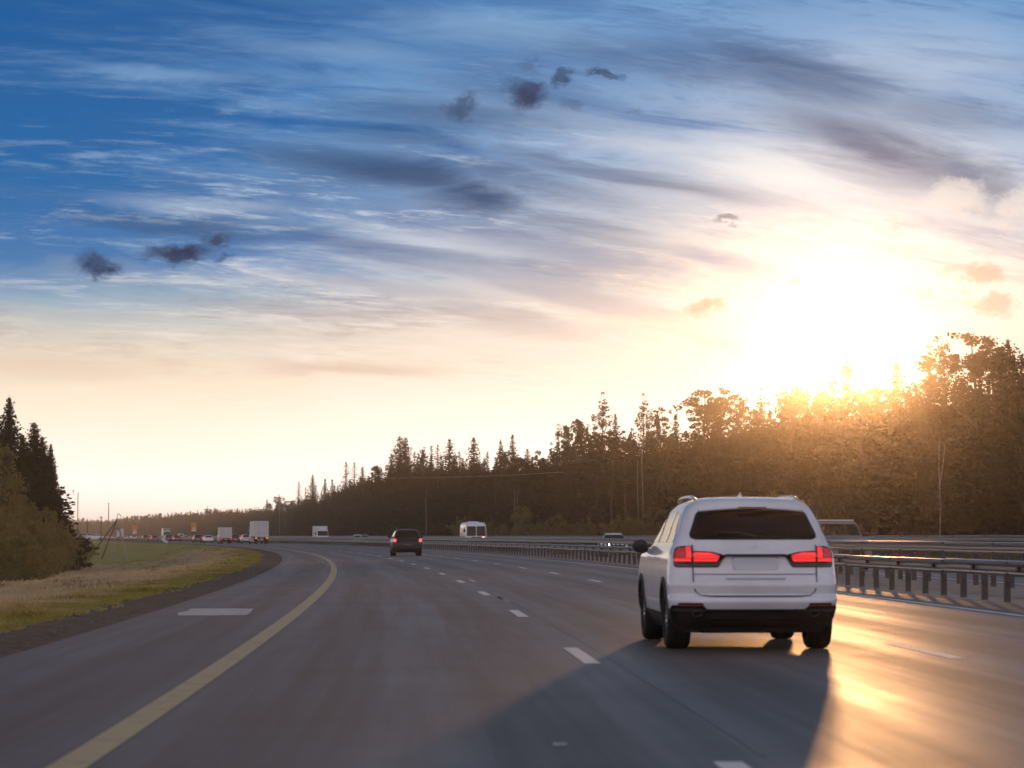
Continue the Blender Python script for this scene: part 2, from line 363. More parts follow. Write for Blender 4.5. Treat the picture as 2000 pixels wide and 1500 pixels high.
M['verge'] = mat_verge('verge'); M['land'] = mat_verge('land', True); M['blade'] = mat_verge('grass_blade', blade=True)
M['gravel'] = pbr('gravel', (.080, .064, .050), .95, spec=.2, var=(2.2, .45), bump=(14, .9, .05))
M['median'] = pbr('median_concrete', (.27, .235, .20), .85, spec=.3, var=(1.2, .3), bump=(8, .5, .02))
M['white_line'] = mat_paint('white_line', (.78, .73, .66), .45)
M['old_line'] = mat_paint('worn_line', (.58, .50, .44), .95)
M['yellow_line'] = mat_paint('yellow_line', (.50, .38, .17), .75)
M['steel'] = pbr('galvanised_steel', (.17, .16, .155), .36, metal=.75, var=(2.5, .3), bump=(18, .1, .004))
M['post'] = pbr('post_steel', (.085, .08, .078), .6, metal=.55, var=(4, .35))
M['rubber'] = pbr('reflector_dark', (.03, .015, .012), .5)

# ------------------------------------------------------------------ land, roads, markings
YS = ysteps(-120, 6000, 3.0, .022)
offs_l = [-2500, -900, -400, -200, -120, -80, -60, -45, -36, -30, -26, -23, -20, -18, -16, -14.5, -13, -12, -11, -10, -9, -8, -7.2, -6.4, -5.6, -4.9, -4.2, -3.6, -3.0, -2.2]
g1 = sweep('ground', YS, lambda y: [(o, gz(o, y)) for o in offs_l], M['verge'], smooth=True); tag(g1, kind='structure')
g2 = sweep('ground', YS, lambda y: [(o, gz(o, y)) for o in (31, 33.2, 36, 40, 45, 60, 100, 300, 900, 2500)], M['land'], smooth=True); tag(g2, kind='structure')
tag(sweep('gravel_shoulder', YS, lambda y: [(-3.75 - .18 * math.sin(y * .35) - .1 * math.sin(y * 1.1), -.045), (-3.2, .012), (-2.48, -.006)], M['gravel']), kind='structure')
tag(sweep('road', YS, [(OE, -.02), (OE + .02, 0), (0, 0), (3.75, 0), (7.7, 0), (11.9, 0), (13.15, 0), (13.2, -.03)], M['asphalt']), kind='structure')
tag(sweep('opposite_road', YS, [(18.0, -.03), (18.05, 0), (25, 0), (31.9, 0), (32.0, -.03)], M['asphalt2']), kind='structure')
tag(sweep('median', YS, [(13.1, -.012), (13.25, -.008), (14, .02), (16.5, .02), (18.2, -.012)], M['median']), kind='structure')
tag(sweep('far_shoulder', YS, [(31.8, -.012), (33.4, -.03), (34.4, -.12)], M['gravel']), kind='structure')
def line(name, o, wd, a, b, mat, z=.004, label=None, group=None, parent=None):
    return sweep(name, ysteps(a, b, 1.0, .03), [(o - wd / 2, z), (o + wd / 2, z)], mat, parent)
def lt(o, label, group=None): return tag(o, label, 'road marking', group)
lt(line('edge_line', 0, .23, 4, 3000, M['yellow_line']), 'long solid yellow edge line curving left along the shoulder')
lt(line('edge_line', 11.9, .16, 4, 3000, M['white_line']), 'thin solid white line beside the nearest guardrail posts')
lt(line('edge_line', 18.8, .16, 30, 3000, M['white_line']), 'white edge line of the opposite road seen beyond both guardrails')
ORD = 'first second third fourth fifth sixth seventh eighth ninth tenth eleventh twelfth thirteenth fourteenth fifteenth sixteenth seventeenth eighteenth nineteenth twentieth'.split()
def ordi(k):
    if k < 20: return ORD[k]
    t, r = divmod(k + 1, 10); T = ['twent', 'thirt', 'fort', 'fift', 'sixt', 'sevent', 'eight', 'ninet'][t - 2]
    return T + 'ieth' if r == 0 else T + 'y-' + ORD[r - 1]
dash_words = {(0, 0): 'pale dash at the bottom edge of the photo in front of the camera', (0, 1): 'large white dash just left of the white car shadow',
  (0, 2): 'second white dash up the left lane line, nearer than the worn patch', (0, 3): 'white dash beside the worn diagonal smear', (0, 4): 'white dash with a ragged upper right corner',
  (1, 1): 'long white dash to the right of the white car wheels'}
def dash(o, yc, ln, row, k):
    ys = [yc - ln / 2, yc, yc + ln / 2]
    lb = dash_words.get((row, k))
    d = sweep('lane_dash', ys, [(o - .085, .004), (o + .085, .004)], M['white_line'])
    if lb: lt(d, lb, 'broken lane lines')
    else: lt(d, ('receding dash in the lane line left of the white car, %s from the camera' if row == 0 else 'receding dash in the lane line nearest the guardrail, %s from the camera' if row == 1 else 'dash of the opposite road, nearer broken line, %s from the camera' if row == 2 else 'dash of the opposite road, farther broken line, %s from the camera') % ordi(k), 'broken lane lines')
for k in range(0, 28):
    dash(3.75, 13.6 + 16 * k, 4, 0, k)
    dash(7.7, 14.6 + 16 * k, 4, 1, k)
for k in range(0, 16):
    dash(22.5, 52 + 16 * k, 4, 2, k); dash(26.3, 60 + 16 * k, 4, 3, k)
# worn white patch across the shoulder, smears on the lane line, small spots
def patch(name, pts, mat, lab):
    return lt(mesh(name, [(x, y, .005) for x, y in pts], [tuple(range(len(pts)))], mat), lab)
patch('painted_patch', [(-5.46, 44.5), (-4.9, 44.4), (-4.36, 44.7), (-4.40, 45.5), (-4.47, 46.6), (-4.62, 48.6), (-5.1, 48.9), (-5.75, 48.7), (-5.62, 47.2), (-5.66, 46.1)], M['old_line'], 'worn white patch painted across the left shoulder')
patch('paint_smear', [(-.42, 59.8), (-.33, 59.6), (-.2, 55.0), (-.07, 53.2), (-.02, 53.2), (-.16, 56.0)], M['old_line'], 'thin diagonal smear of worn paint beside the lane line')
patch('paint_smear', [(-1.33, 81), (-1.2, 81), (-1.0, 77.4), (-1.08, 77.0), (-1.16, 78.2)], M['old_line'], 'ragged worn paint scrap touching a farther lane dash')
patch('road_scrap', [(.26, 16.9), (.34, 16.95), (.345, 17.1), (.25, 17.12)], M['old_line'], 'tiny pale fleck on the asphalt near the bottom of the photo')

# thin tar seam running along the lane line
M['seam'] = pbr('tar_seam', (.12, .10, .085), .5)
lt(line('road_seam', 4.02, .035, 16, 60, M['seam'], .003), 'faint lengthwise seam in the asphalt beside the nearest dashes')

# ------------------------------------------------------------------ guardrails
def wprof(o, zc, side):
    """closed W-beam section, facing -side"""
    s = side; h = .156
    outer = [(0.0, h), (-.055, h - .012), (-.082, h - .055), (-.078, h - .085), (-.02, h - .125), (-.02, -h + .125), (-.078, -h + .085), (-.082, -h + .055), (-.055, -h + .012), (0.0, -h)]
    inner = [(a + .006, b * .985) for a, b in reversed(outer)]
    return [(o + s * a, zc + b) for a, b in outer + inner]
def barrier(name, o, top, y0, y1, side, label, sec=6.0, post_step=2.0, reflect=False, posts=True, ys_far=None, back=False):
    root = empty(name, rd(y0, o), 0, label, 'guardrail')
    inv = Matrix.Translation(-Vector(root.location))
    def own(ob): ob.parent = root; ob.matrix_parent_inverse = inv; return ob
    zc = top - .156; y = y0; kx = 0
    jb = MB()
    while y < y1:
        L = sec if y < 330 else sec * 4 if y < 800 else sec * 20
        e = min(y + L, y1); dz_ = .008 * math.sin(kx * 1.7) + .006 * math.sin(kx * .6)
        ys = [y - .15, (y + e) / 2, e + .02] if L < 30 else list(np.linspace(y - .15, e, 8))
        ob = sweep('rail_section', ys, wprof(o, zc + dz_, side), M['steel'], None, close=True); own(ob)
        if y < 160:
            for b_ in (-.07, .07):
                for zz in (.105, -.105):
                    c = rd(y + b_, o - side * .086, zc + zz + dz_); jb.box(c.x - .015, c.x + .015, c.y - .018, c.y + .018, c.z - .018, c.z + .018)
        kx += 1; y = e
    own(jb.build('bolts', M['rubber'])).__setitem__('kind', 'stuff')
    if posts:
        pm = None; far = MB(); k = 0; y = y0 + .8
        ofp = o + side * .10
        while y < y1:
            step = post_step
            if k < 280:
                if pm is None:
                    b = MB(); hgt = top - .02     # channel post
                    b.box(-.058, .058, -.075, -.067, -.02, hgt); b.box(-.058, -.050, -.067, .06, -.02, hgt); b.box(.050, .058, -.067, .06, -.02, hgt)
                    po = b.build('post', M['post']); pm = po.data
                    s2 = MB(); s2.box(-.05, .05, -.05, .05, -.13, .13, .01); sm_ = None
                else: po = link('post', pm)
                own(po); p = rd(y, ofp); po.location = p; po.rotation_euler = (random.uniform(-.012, .012), random.uniform(-.012, .012), head(y) + random.uniform(-.05, .05))
                if y < 140:
                    if sm_ is None: so_ = s2.build('spacer', M['post']); sm_ = so_.data
                    else: so_ = link('spacer', sm_)
                    own(so_); so_.location = rd(y, o + side * .035, zc); so_.rotation_euler = (0, 0, head(y))
            else:
                p = rd(y, ofp); far.box(p.x - .055, p.x + .055, p.y - .06, p.y + .06, 0, top - .02)
            k += 1; y += step
        if far.v: own(far.build('posts', M['post']))['kind'] = 'stuff'
    if reflect:
        y = y0 + 1.2
        rm = None
        while y < 330:
            if rm is None:
                b = MB(); b.box(-.045, .02, -.06, .06, -.045, .045, .008); ro = b.build('reflector', M['rubber']); rm = ro.data
            else: ro = link('reflector', rm)
            own(ro); ro.location = rd(y, o - side * .045, zc); ro.rotation_euler = (0, 0, head(y)); y += 4.0
    return root
random.seed(4)
barrier('guardrail', OA, .82, 22, 1500, 1, 'nearest low steel guardrail along the inner edge of our road', reflect=True)
barrier('guardrail', OB, 1.16, 26, 1500, 1, 'taller steel guardrail on the far side of the median', back=True)
barrier('guardrail', OC, 1.34, 40, 1500, 1, 'farthest guardrail, at the foot of the dark forest', post_step=4.0)
# left guardrail starting far down the curve, with its raked pale end
gr = barrier('guardrail', -2.9, .78, 505, 1400, -1, 'distant guardrail on the left edge of the far road, with a raked pale end', sec=8, post_step=4)
M['pale'] = pbr('pale_end', (.75, .70, .62), .5, var=(2, .2))
p0, p1 = rd(496, -2.6, .02), rd(505, -2.9, .62)
eb = MB(); d_ = Vector((1, .2, 0)).normalized() * .14
eb.add([p0 - d_, p0 + d_, p1 + d_, p1 - d_, p0 - d_ + Vector((0, 0, .28)), p0 + d_ + Vector((0, 0, .28)), p1 + d_ + Vector((0, 0, .34)), p1 - d_ + Vector((0, 0, .34))],
       [(0, 3, 2, 1), (4, 5, 6, 7), (0, 1, 5, 4), (1, 2, 6, 5), (2, 3, 7, 6), (3, 0, 4, 7)])
e_ = eb.build('end_piece', M['pale']); e_.parent = gr; e_.matrix_parent_inverse = Matrix.Translation(-Vector(gr.location))
# ------------------------------------------------------------------ vehicles
M['white_paint'] = pbr('white_paint', (.76, .76, .79), .34, coat=.8, var=(2.2, .07))
M['dark_paint'] = pbr('dark_paint', (.007, .009, .010), .35, spec=.3, coat=.25)
M['grey_paint'] = pbr('grey_paint', (.05, .05, .052), .35, coat=.5); M['stone_paint'] = pbr('stone_grey_paint', (.21, .20, .19), .4, coat=.5)
M['red_paint'] = pbr('red_paint', (.09, .018, .014), .35, coat=.7)
M['silver_paint'] = pbr('silver_paint', (.42, .41, .40), .35, metal=.4, coat=.6)
M['blue_white'] = pbr('blue_white_paint', (.60, .62, .67), .4, coat=.5)
M['glass'] = pbr('tinted_glass', (.012, .008, .006), .09, spec=.28)
M['side_glass'] = pbr('side_glass', (.02, .016, .014), .05, spec=.8)
M['trim'] = pbr('black_trim', (.014, .013, .013), .55, var=(6, .3))
M['under'] = pbr('underbody', (.008, .008, .008), .9, spec=.1)
M['tyre'] = pbr('tyre', (.014, .013, .013), .8, spec=.25, bump=(60, .3, .004))
M['rim'] = pbr('rim', (.35, .35, .36), .3, metal=.8)
M['chrome'] = pbr('chrome', (.6, .6, .6), .18, metal=1)
M['smoke'] = pbr('smoked_lens', (.012, .003, .003), .15, coat=.2)
M['lamp_red'] = pbr('lit_red_lamp', (.45, .01, .008), .25, coat=.5, emit=(1, .035, .04), es=.85)
M['lamp_redhot'] = pbr('bright_red_lamp', (.5, .02, .015), .25, emit=(1, .10, .11), es=1.7)
M['lamp_dim'] = pbr('dim_red_lamp', (.22, .012, .012), .2, coat=.6, emit=(1, .03, .03), es=.22)
M['reflex'] = pbr('red_reflector', (.14, .01, .008), .25, coat=.4)
M['lamp_white'] = pbr('lit_headlamp', (.8, .85, 1), .2, emit=(.75, .82, 1), es=9)
M['lamp_warm'] = pbr('lit_warm_lamp', (.9, .4, .3), .2, emit=(1, .35, .28), es=7)
M['lens'] = pbr('lamp_lens', (.35, .34, .32), .15, coat=.6)
M['amber'] = pbr('amber_lamp', (.5, .16, .02), .25, emit=(1, .33, .05), es=1.2)
M['plate'] = pbr('plate', (.62, .62, .64), .5)
M['box_white'] = pbr('cargo_box_white', (.62, .61, .60), .5, var=(.7, .10))
M['box_line'] = pbr('panel_gap', (.10, .095, .09), .7)
M['green'] = pbr('green_band', (.16, .34, .13), .4, coat=.3)
M['seat'] = pbr('seat_cloth', (.03, .028, .026), .9)
M['skin'] = pbr('skin', (.36, .2, .14), .6)
M['shirt'] = pbr('shirt', (.45, .43, .42), .9)

def mono(xs, ys):
    xs = np.array(xs, float); ys = np.array(ys, float); h = np.diff(xs); d = np.diff(ys) / h; m = np.zeros(len(xs))
    m[0], m[-1] = d[0], d[-1]
    for i in range(1, len(xs) - 1): m[i] = 0 if d[i - 1] * d[i] <= 0 else 2 * d[i - 1] * d[i] / (d[i - 1] + d[i])
    def f(x):
        x = min(max(x, xs[0]), xs[-1]); i = min(int(np.searchsorted(xs, x, 'right')) - 1, len(h) - 1); t = (x - xs[i]) / h[i]
        return float((2*t**3 - 3*t**2 + 1)*ys[i] + (t**3 - 2*t**2 + t)*h[i]*m[i] + (-2*t**3 + 3*t**2)*ys[i+1] + (t**3 - t**2)*h[i]*m[i+1])
    return f
class Shell:
    """car skin from stacked plan outlines: levels of (z, rear inset, front inset, half width)"""
    def __init__(s, L, lev, dr=.34, df=.5, nn=2.8):
        s.L = L; z = [a[0] for a in lev]; s.z0, s.z1 = z[0], z[-1]
        s.fr, s.ff, s.fw = (mono(z, [a[i] for a in lev]) for i in (1, 2, 3)); s.dr, s.df, s.n = dr, df, nn
    def prm(s, z):
        r = -s.L / 2 + s.fr(z); f = s.L / 2 - s.ff(z); wd = s.fw(z); k = f - r
        return r, f, wd, min(s.dr, k * .4), min(s.df, k * .4)
    def rear(s, x, z):
        r, f, wd, dr, df = s.prm(z); t = min(abs(x) / wd, .9995); return r + dr * (1 - (1 - t ** s.n) ** (1 / s.n))
    def front(s, x, z):
        r, f, wd, dr, df = s.prm(z); t = min(abs(x) / wd, .9995); return f - df * (1 - (1 - t ** s.n) ** (1 / s.n))
    def side(s, y, z):
        r, f, wd, dr, df = s.prm(z)
        t = (r + dr - y) / dr if y < r + dr else ((y - f + df) / df if y > f - df else 0)
        return wd * max(0, 1 - min(max(t, 0), 1) ** s.n) ** (1 / s.n)
    def base(s, kind, a, z):
        if kind == 'rear': return Vector((a, s.rear(a, z), z))
        if kind == 'front': return Vector((a, s.front(a, z), z))
        return Vector(((1 if kind == 'right' else -1) * s.side(a, z), a, z))
    def pt(s, kind, a, z, off=0.0):
        p = s.base(kind, a, z); e = .01
        ta = s.base(kind, a + e, z) - s.base(kind, a - e, z); tz = s.base(kind, a, min(z + e, s.z1)) - s.base(kind, a, max(z - e, s.z0))
        nrm = ta.cross(tz); nrm.normalize()
        out = {'rear': Vector((p.x * .2, -1, 0)), 'front': Vector((p.x * .2, 1, 0)), 'right': Vector((1, 0, 0)), 'left': Vector((-1, 0, 0))}[kind]
        if nrm.dot(out) < 0: nrm = -nrm
        return p + nrm * off
    def ring(s, z, nc=9, ns=40):
        r, f, wd, dr, df = s.prm(z); q = []
        for i in range(nc + 1):
            t = i / nc * math.pi / 2; q.append((wd * math.sin(t) ** (2 / s.n), r + dr - dr * math.cos(t) ** (2 / s.n)))
        for i in range(1, ns): q.append((wd, r + dr + (f - df - r - dr) * i / ns))
        for i in range(nc + 1):
            t = i / nc * math.pi / 2; q.append((wd * math.cos(t) ** (2 / s.n), f - df + df * math.sin(t) ** (2 / s.n)))
        return [(x, y, z) for x, y in q] + [(-x, y, z) for x, y in reversed(q[1:-1])]
    def body(s, name, mat, parent, nz=44, wheels=(), cut=None, nc=9, ns=40, top=True, zs=None):
        if zs is None: zs = [s.z0 + (s.z1 - s.z0) * i / nz for i in range(nz + 1)]
        vs = []; rings = [s.ring(z, nc, ns) for z in zs]; N = len(rings[0])
        for r in rings: vs += r
        fs = []
        for i in range(len(zs) - 1):
            for k in range(N):
                k2 = (k + 1) % N; f = (i * N + k, i * N + k2, (i + 1) * N + k2, (i + 1) * N + k)
                c = sum((Vector(vs[j]) for j in f), Vector()) / 4
                if any(math.hypot(c.y - wy, c.z - wz) < wr and abs(c.x) > .5 for wy, wz, wr in wheels): continue
                if cut and cut(c): continue
                fs.append(f)
        if top: fs.append(tuple(range((len(zs) - 1) * N, len(zs) * N)))
        o = mesh(name, vs, fs, mat, parent, True)
        o.data.polygons[-1].use_smooth = True
        return o
    def patch(s, name, kind, rows, mat, parent, off=.006, nc=8, skirt=.02, smooth=True):
        """rows of (z, a0, a1) bottom to top"""
        vs = []; fs = []
        for z, a0, a1 in rows:
            for j in range(nc + 1): vs.append(s.pt(kind, a0 + (a1 - a0) * j / nc, z, off))
        n = nc + 1
        for i in range(len(rows) - 1):
            for j in range(nc): fs.append((i * n + j, i * n + j + 1, (i + 1) * n + j + 1, (i + 1) * n + j))
        bd = [j for j in range(n)] + [i * n + nc for i in range(1, len(rows))] + [(len(rows) - 1) * n + j for j in range(nc - 1, -1, -1)] + [i * n for i in range(len(rows) - 2, 0, -1)]
        k = len(vs)
        inn = Vector((0, 0, 0))
        for b in bd:
            r_, j_ = divmod(b, n); z, a0, a1 = rows[r_]; vs.append(s.pt(kind, a0 + (a1 - a0) * j_ / nc, z, off - skirt))
        for i in range(len(bd)): j = (i + 1) % len(bd); fs.append((bd[i], bd[j], k + j, k + i))
        return mesh(name, vs, fs, mat, parent, smooth)
    def stripe(s, mb, kind, pts, wd, off=.003):
        ds = []
        for i in range(len(pts) - 1):
            (a0, z0), (a1, z1) = pts[i], pts[i + 1]; k = max(1, int(math.hypot(a1 - a0, z1 - z0) / .07))
            ds += [(a0 + (a1 - a0) * t / k, z0 + (z1 - z0) * t / k) for t in range(k)]
        ds.append(pts[-1]); vs = []
        for i, (a, z) in enumerate(ds):
            q = ds[min(i + 1, len(ds) - 1)]; p = ds[max(i - 1, 0)]; tx, tz = q[0] - p[0], q[1] - p[1]; l = math.hypot(tx, tz) or 1
            nx, nz = -tz / l * wd / 2, tx / l * wd / 2
            vs += [s.pt(kind, a + nx, z + nz, off), s.pt(kind, a - nx, z - nz, off)]
        mb.add(vs, [(2 * i, 2 * i + 1, 2 * i + 3, 2 * i + 2) for i in range(len(ds) - 1)])
def rr(z0, z1, b0, b1, t0, t1, rc=.05, n=12):
    """rows of a rounded trapezium: bottom a-range b0..b1, top t0..t1"""
    rows = []; rc = min(rc, (z1 - z0) * .49)
    ts = sorted(set([i / n for i in range(n + 1)] + [rc / (z1 - z0) * k / 4 for k in range(5)] + [1 - rc / (z1 - z0) * k / 4 for k in range(5)]))
    for t in ts:
        z = z0 + (z1 - z0) * t; a0 = b0 + (t0 - b0) * t; a1 = b1 + (t1 - b1) * t; d = min(z - z0, z1 - z)
        ins = rc - math.sqrt(max(0, rc * rc - (rc - d) ** 2)) if d < rc else 0
        rows.append((z, a0 + ins, a1 - ins))
    return rows
def arch(s, name, kind, wy, wz, r0, r1, mat, parent, off=.014, a0=-25, a1=205, n=26):
    vs = []; fs = []
    for i in range(n + 1):
        t = R(a0 + (a1 - a0) * i / n)
        for r, of in ((r0, off - .05), (r0, off), (r1, off), (r1, -.004)):
            vs.append(s.pt(kind, wy + r * math.cos(t), max(s.z0, wz + r * math.sin(t)), of))
    for i in range(n):
        for k in range(3): fs.append((i * 4 + k, i * 4 + k + 1, i * 4 + 5 + k, i * 4 + 4 + k))
    return mesh(name, vs, fs, mat, parent, True)
WM = {}
def wheel(parent, x, y, r=.34, wd=.22, spokes=5, n=28, lod=0):
    sgn = 1 if x > 0 else -1; key = (r, wd, sgn, spokes, lod)
    if key not in WM:
        h = wd / 2; b = MB(); b.lathe_x([(-h * .8, r * .62), (-h, r * .72), (-h, r * .90), (-h * .82, r * .985), (-h * .4, r), (h * .4, r), (h * .82, r * .985), (h, r * .90), (h, r * .72), (h * .8, r * .62)], 0, 0, 0, n)
        if lod == 0:
            for gx in (-.5, -.17, .17, .5):   # tread grooves stand as thin ribs between
                b.lathe_x([(gx * h - .012, r * .996), (gx * h - .006, r * 1.006), (gx * h + .006, r * 1.006), (gx * h + .012, r * .996)], 0, 0, 0, n)
        t = b.build('tyre', M['tyre'], None, True)
        c = MB(); f = sgn * h * .78
        c.lathe_x([(f - sgn * .09, .02), (f - sgn * .09, r * .6), (f, r * .62), (f + sgn * .01, r * .70), (f - sgn * .01, r * .66)], 0, 0, 0, n)
        c.lathe_x([(f - sgn * .02, .001), (f - sgn * .02, r * .14), (f - sgn * .06, r * .16)], 0, 0, 0, 12)
        for k in range(spokes):
            t_ = 2 * math.pi * k / spokes
            for d_ in (-.14, .14):
                a = Vector((f - sgn * .03, math.cos(t_) * r * .1, math.sin(t_) * r * .1)); e = Vector((f - sgn * .005, math.cos(t_ + d_) * r * .64, math.sin(t_ + d_) * r * .64))
                c.tube([a, e], [r * .05, r * .035], 5)
        ri = c.build('rim', M['rim'], t, True); WM[key] = t
        t.parent = parent; t.location = (x, y, r); t.name = 'wheel'; return t
    src = WM[key]; t = src.copy(); C.objects.link(t); t.parent = parent; t.location = (x, y, r)
    for ch in src.children: k = ch.copy(); C.objects.link(k); k.parent = t
    return t
def put(root, xpx, Y, opp=False, z=0.0, yaw=0.0):
    root.location = (X(xpx, Y), Y, z); root.rotation_euler = (0, 0, head(Y) + (math.pi if opp else 0) + yaw)

# ---- the white estate in front
def white_suv():
    t = empty('white_suv', (0, 0, 0), 0, 'large white sport utility car in front with lit red tail lamps and dark rear window', 'car')
    W = M['white_paint']
    s = Shell(4.88, [(.20, .34, .40, .80), (.30, .16, .16, .885), (.40, .10, .06, .94), (.50, .03, .02, .955), (.565, .0, .0, .962), (.60, .012, 0, .964), (.63, .088, 0, .965), (.69, .074, 0, .967),
        (.75, .060, 0, .968), (.80, .085, .01, .968), (.87, .115, .02, .964), (.90, .118, .03, .962), (.98, .128, .08, .955), (1.05, .128, .20, .950), (1.085, .105, .50, .944), (1.115, .125, .90, .936), (1.16, .165, 1.22, .915), (1.20, .178, 1.35, .895),
        (1.26, .20, 1.5, .872), (1.34, .255, 1.66, .838), (1.45, .335, 1.86, .802), (1.56, .42, 2.06, .758), (1.63, .47, 2.22, .718), (1.68, .52, 2.40, .665), (1.715, .60, 2.6, .59), (1.74, .75, 2.8, .50), (1.752, 1.0, 2.95, .40), (1.76, 1.4, 3.1, .26)],
        dr=.42, df=.55, nn=2.7)
    wy = (-1.49, 1.44); wz = .375
    bo = s.body('body', W, t, nz=96, wheels=[(y, wz, .425) for y in wy], nc=14, ns=60)
    bo.data.materials.append(M['trim'])
    for p in bo.data.polygons:
        if p.center.z < .335 or (p.center.z < .47 and p.center.y < -1.9): p.material_index = 1
    rw = s.patch('rear_window', 'rear', rr(1.258, 1.608, -.748, .748, -.612, .612, .08, 14), M['glass'], t, .006, 16)
    # spoiler above the glass
    b = MB(); vs = []
    for i in range(17):
        x = -.60 + 1.2 * i / 16; e = 1 - abs(x / .60) ** 4 * .35
        y = s.rear(x * .9, 1.63); zz = 1.0 - (abs(x) / .6) ** 2 * .022
        vs += [(x, y + .16, 1.665 * zz + .012), (x, y - .085 * e, 1.640 * zz), (x, y - .09 * e, 1.618 * zz), (x, y + .05, 1.600 * zz)]
    b.add(vs, [(i * 4 + k, i * 4 + k + 1, i * 4 + 5 + k, i * 4 + 4 + k) for i in range(16) for k in range(3)] + [(0, 1, 2, 3), (67, 66, 65, 64)])
    sp = b.build('spoiler', W, t, True)
    bl = MB(); y = s.rear(0, 1.62) - .098; bl.box(-.16, .16, y, y + .02, 1.618, 1.632, .003); bl.build('brake_light', M['reflex'], sp)
    # wiper
    wb = MB(); wb.tube([s.pt('rear', .02, 1.285, .03), s.pt('rear', -.18, 1.32, .03), s.pt('rear', -.42, 1.33, .025)], .007, 5); wb.build('wiper', M['trim'], rw)
    # lamps
    for sg in (-1, 1):
        def sw(rows): return [(z, *sorted((sg * a, sg * c))) for z, a, c in rows]
        tl = s.patch('tail_lamp', 'rear', sw([(.945, .715, .880), (.96, .708, .897), (1.0, .705, .905), (1.10, .706, .902), (1.15, .708, .885), (1.175, .712, .855), (1.185, .716, .80)]), M['smoke'], t, .010, 8)
        s.patch('lens', 'rear', sw([(1.012, .715, .895), (1.03, .715, .893), (1.055, .716, .885)]), M['lamp_red'], tl, .016, 8)
        s.patch('lens', 'rear', sw([(1.062, .716, .775), (1.10, .716, .775), (1.150, .717, .775), (1.172, .722, .770)]), M['lamp_red'], tl, .016, 4)
        s.patch('lens', 'rear', sw([(1.062, .785, .885), (1.10, .785, .885), (1.135, .785, .87), (1.155, .785, .85)]), M['lamp_dim'], tl, .016, 4)
        il = s.patch('tail_lamp', 'rear', sw([(.945, .43, .695), (.965, .405, .697), (1.0, .385, .698), (1.04, .362, .698), (1.075, .338, .698), (1.093, .38, .698), (1.118, .50, .698), (1.126, .66, .698)]), M['smoke'], t, .010, 10)
        s.patch('lens', 'rear', sw([(1.012, .435, .690), (1.025, .425, .690), (1.048, .415, .690)]), M['lamp_red'], il, .016, 8)
        s.patch('lens', 'rear', sw([(1.058, .410, .690), (1.08, .41, .690), (1.090, .45, .690), (1.106, .53, .690)]), M['lamp_red'], il, .016, 8)
        s.patch('reflector', 'rear', sw([(.522, .60, .865), (.535, .60, .87), (.548, .61, .86)]), M['reflex'], t, .014, 8)
        # exhaust
        ex = MB(); xx = sg * .665; y = s.rear(xx, .45) - .022
        for p in ([(.045, 1.0)],):
            N = 16; ring = lambda rx, rz, yy: [(xx + rx * math.cos(6.2832 * k / N), yy, .425 + rz * math.sin(6.2832 * k / N)) for k in range(N)]
            rs_ = [ring(.048, .03, y + .15), ring(.055, .036, y), ring(.049, .030, y), ring(.046, .028, y + .1)]
            v = sum(rs_, []); ex.add(v, [(i * N + k, i * N + (k + 1) % N, (i + 1) * N + (k + 1) % N, (i + 1) * N + k) for i in range(3) for k in range(N)])
        ex.build('exhaust', M['grey_paint'], t, True)
        # roof rail
        rl = MB(); pts = []
        for i in range(15):
            yy = -1.62 + 2.2 * i / 14; lift = .045 * min(1, min(i, 14 - i) / 2.5); pts.append((sg * (.60 - .02 * (i / 14)), yy, 1.705 + .01 * math.sin(i / 14 * 3.14) + lift))
        rl.tube(pts, [.012] + [.021] * 13 + [.012], 8); rl.build('roof_rail', M['chrome'], t, True)
        # side glass
        kd = 'right' if sg > 0 else 'left'
        def sg_rows(yb0, yb1, yt0, yt1, zt=1.60): return rr(1.225, zt, yb0, yb1, yt0, yt1, .03, 8)
        s.patch('side_window', kd, sg_rows(-1.80, -1.05, -1.45, -1.0, 1.56), M['side_glass'], t, .006, 10)
        s.patch('side_window', kd, sg_rows(-.98, -.08, -.93, -.10, 1.60), M['side_glass'], t, .006, 10)
        s.patch('side_window', kd, sg_rows(0.0, .98, -.02, .36, 1.60), M['side_glass'], t, .006, 10)
        ar = []
        for y in wy: arch(s, 'wheel_arch', kd, y, wz, .39, .455, M['trim'], t, .016)
        for k, y in enumerate(wy): wheel(t, sg * .815, y, .375, .27, 10, 36)
        sk = MB(); s.stripe(sk, kd, [(-1.0, .36), (.95, .36)], .10, .008); sk.build('sill_trim', M['trim'], t)
        dl = MB()
        for y in (-.03, ): s.stripe(dl, kd, [(y, .42), (y, 1.21)], .008, .002)
        s.stripe(dl, kd, [(-1.02, .85), (-1.02, 1.21)], .008, .002); s.stripe(dl, kd, [(.98, .45), (1.02, .9), (1.0, 1.18)], .008, .002)
        dl.build('door_gap', M['trim'], t)
        hd = MB()
        for y in (-.72, .30): a_ = s.pt(kd, y, 1.03, .03); b_ = s.pt(kd, y + .2, 1.04, .03); hd.tube([s.pt(kd, y - .03, 1.03, 0), a_, b_, s.pt(kd, y + .24, 1.04, 0)], .014, 6)
        hd.build('door_handle', W, t, True)
        # mirror
        mm = MB(); hx = sg * .87
        N = 10; vs = []
        for i in range(N + 1):
            u = i / N; wv = (1 - abs(2 * u - 1) ** 3.2 * .55)
            for k in range(12):
                q = 2 * math.pi * k / 12; cq, sq = math.cos(q), math.sin(q); vs.append((hx + sg * (.06 + .19 * u), .98 + .07 * math.copysign(abs(cq) ** .5, cq) * wv, 1.165 + .088 * math.copysign(abs(sq) ** .5, sq) * wv * (1.08 - .28 * u) + .012 * u))
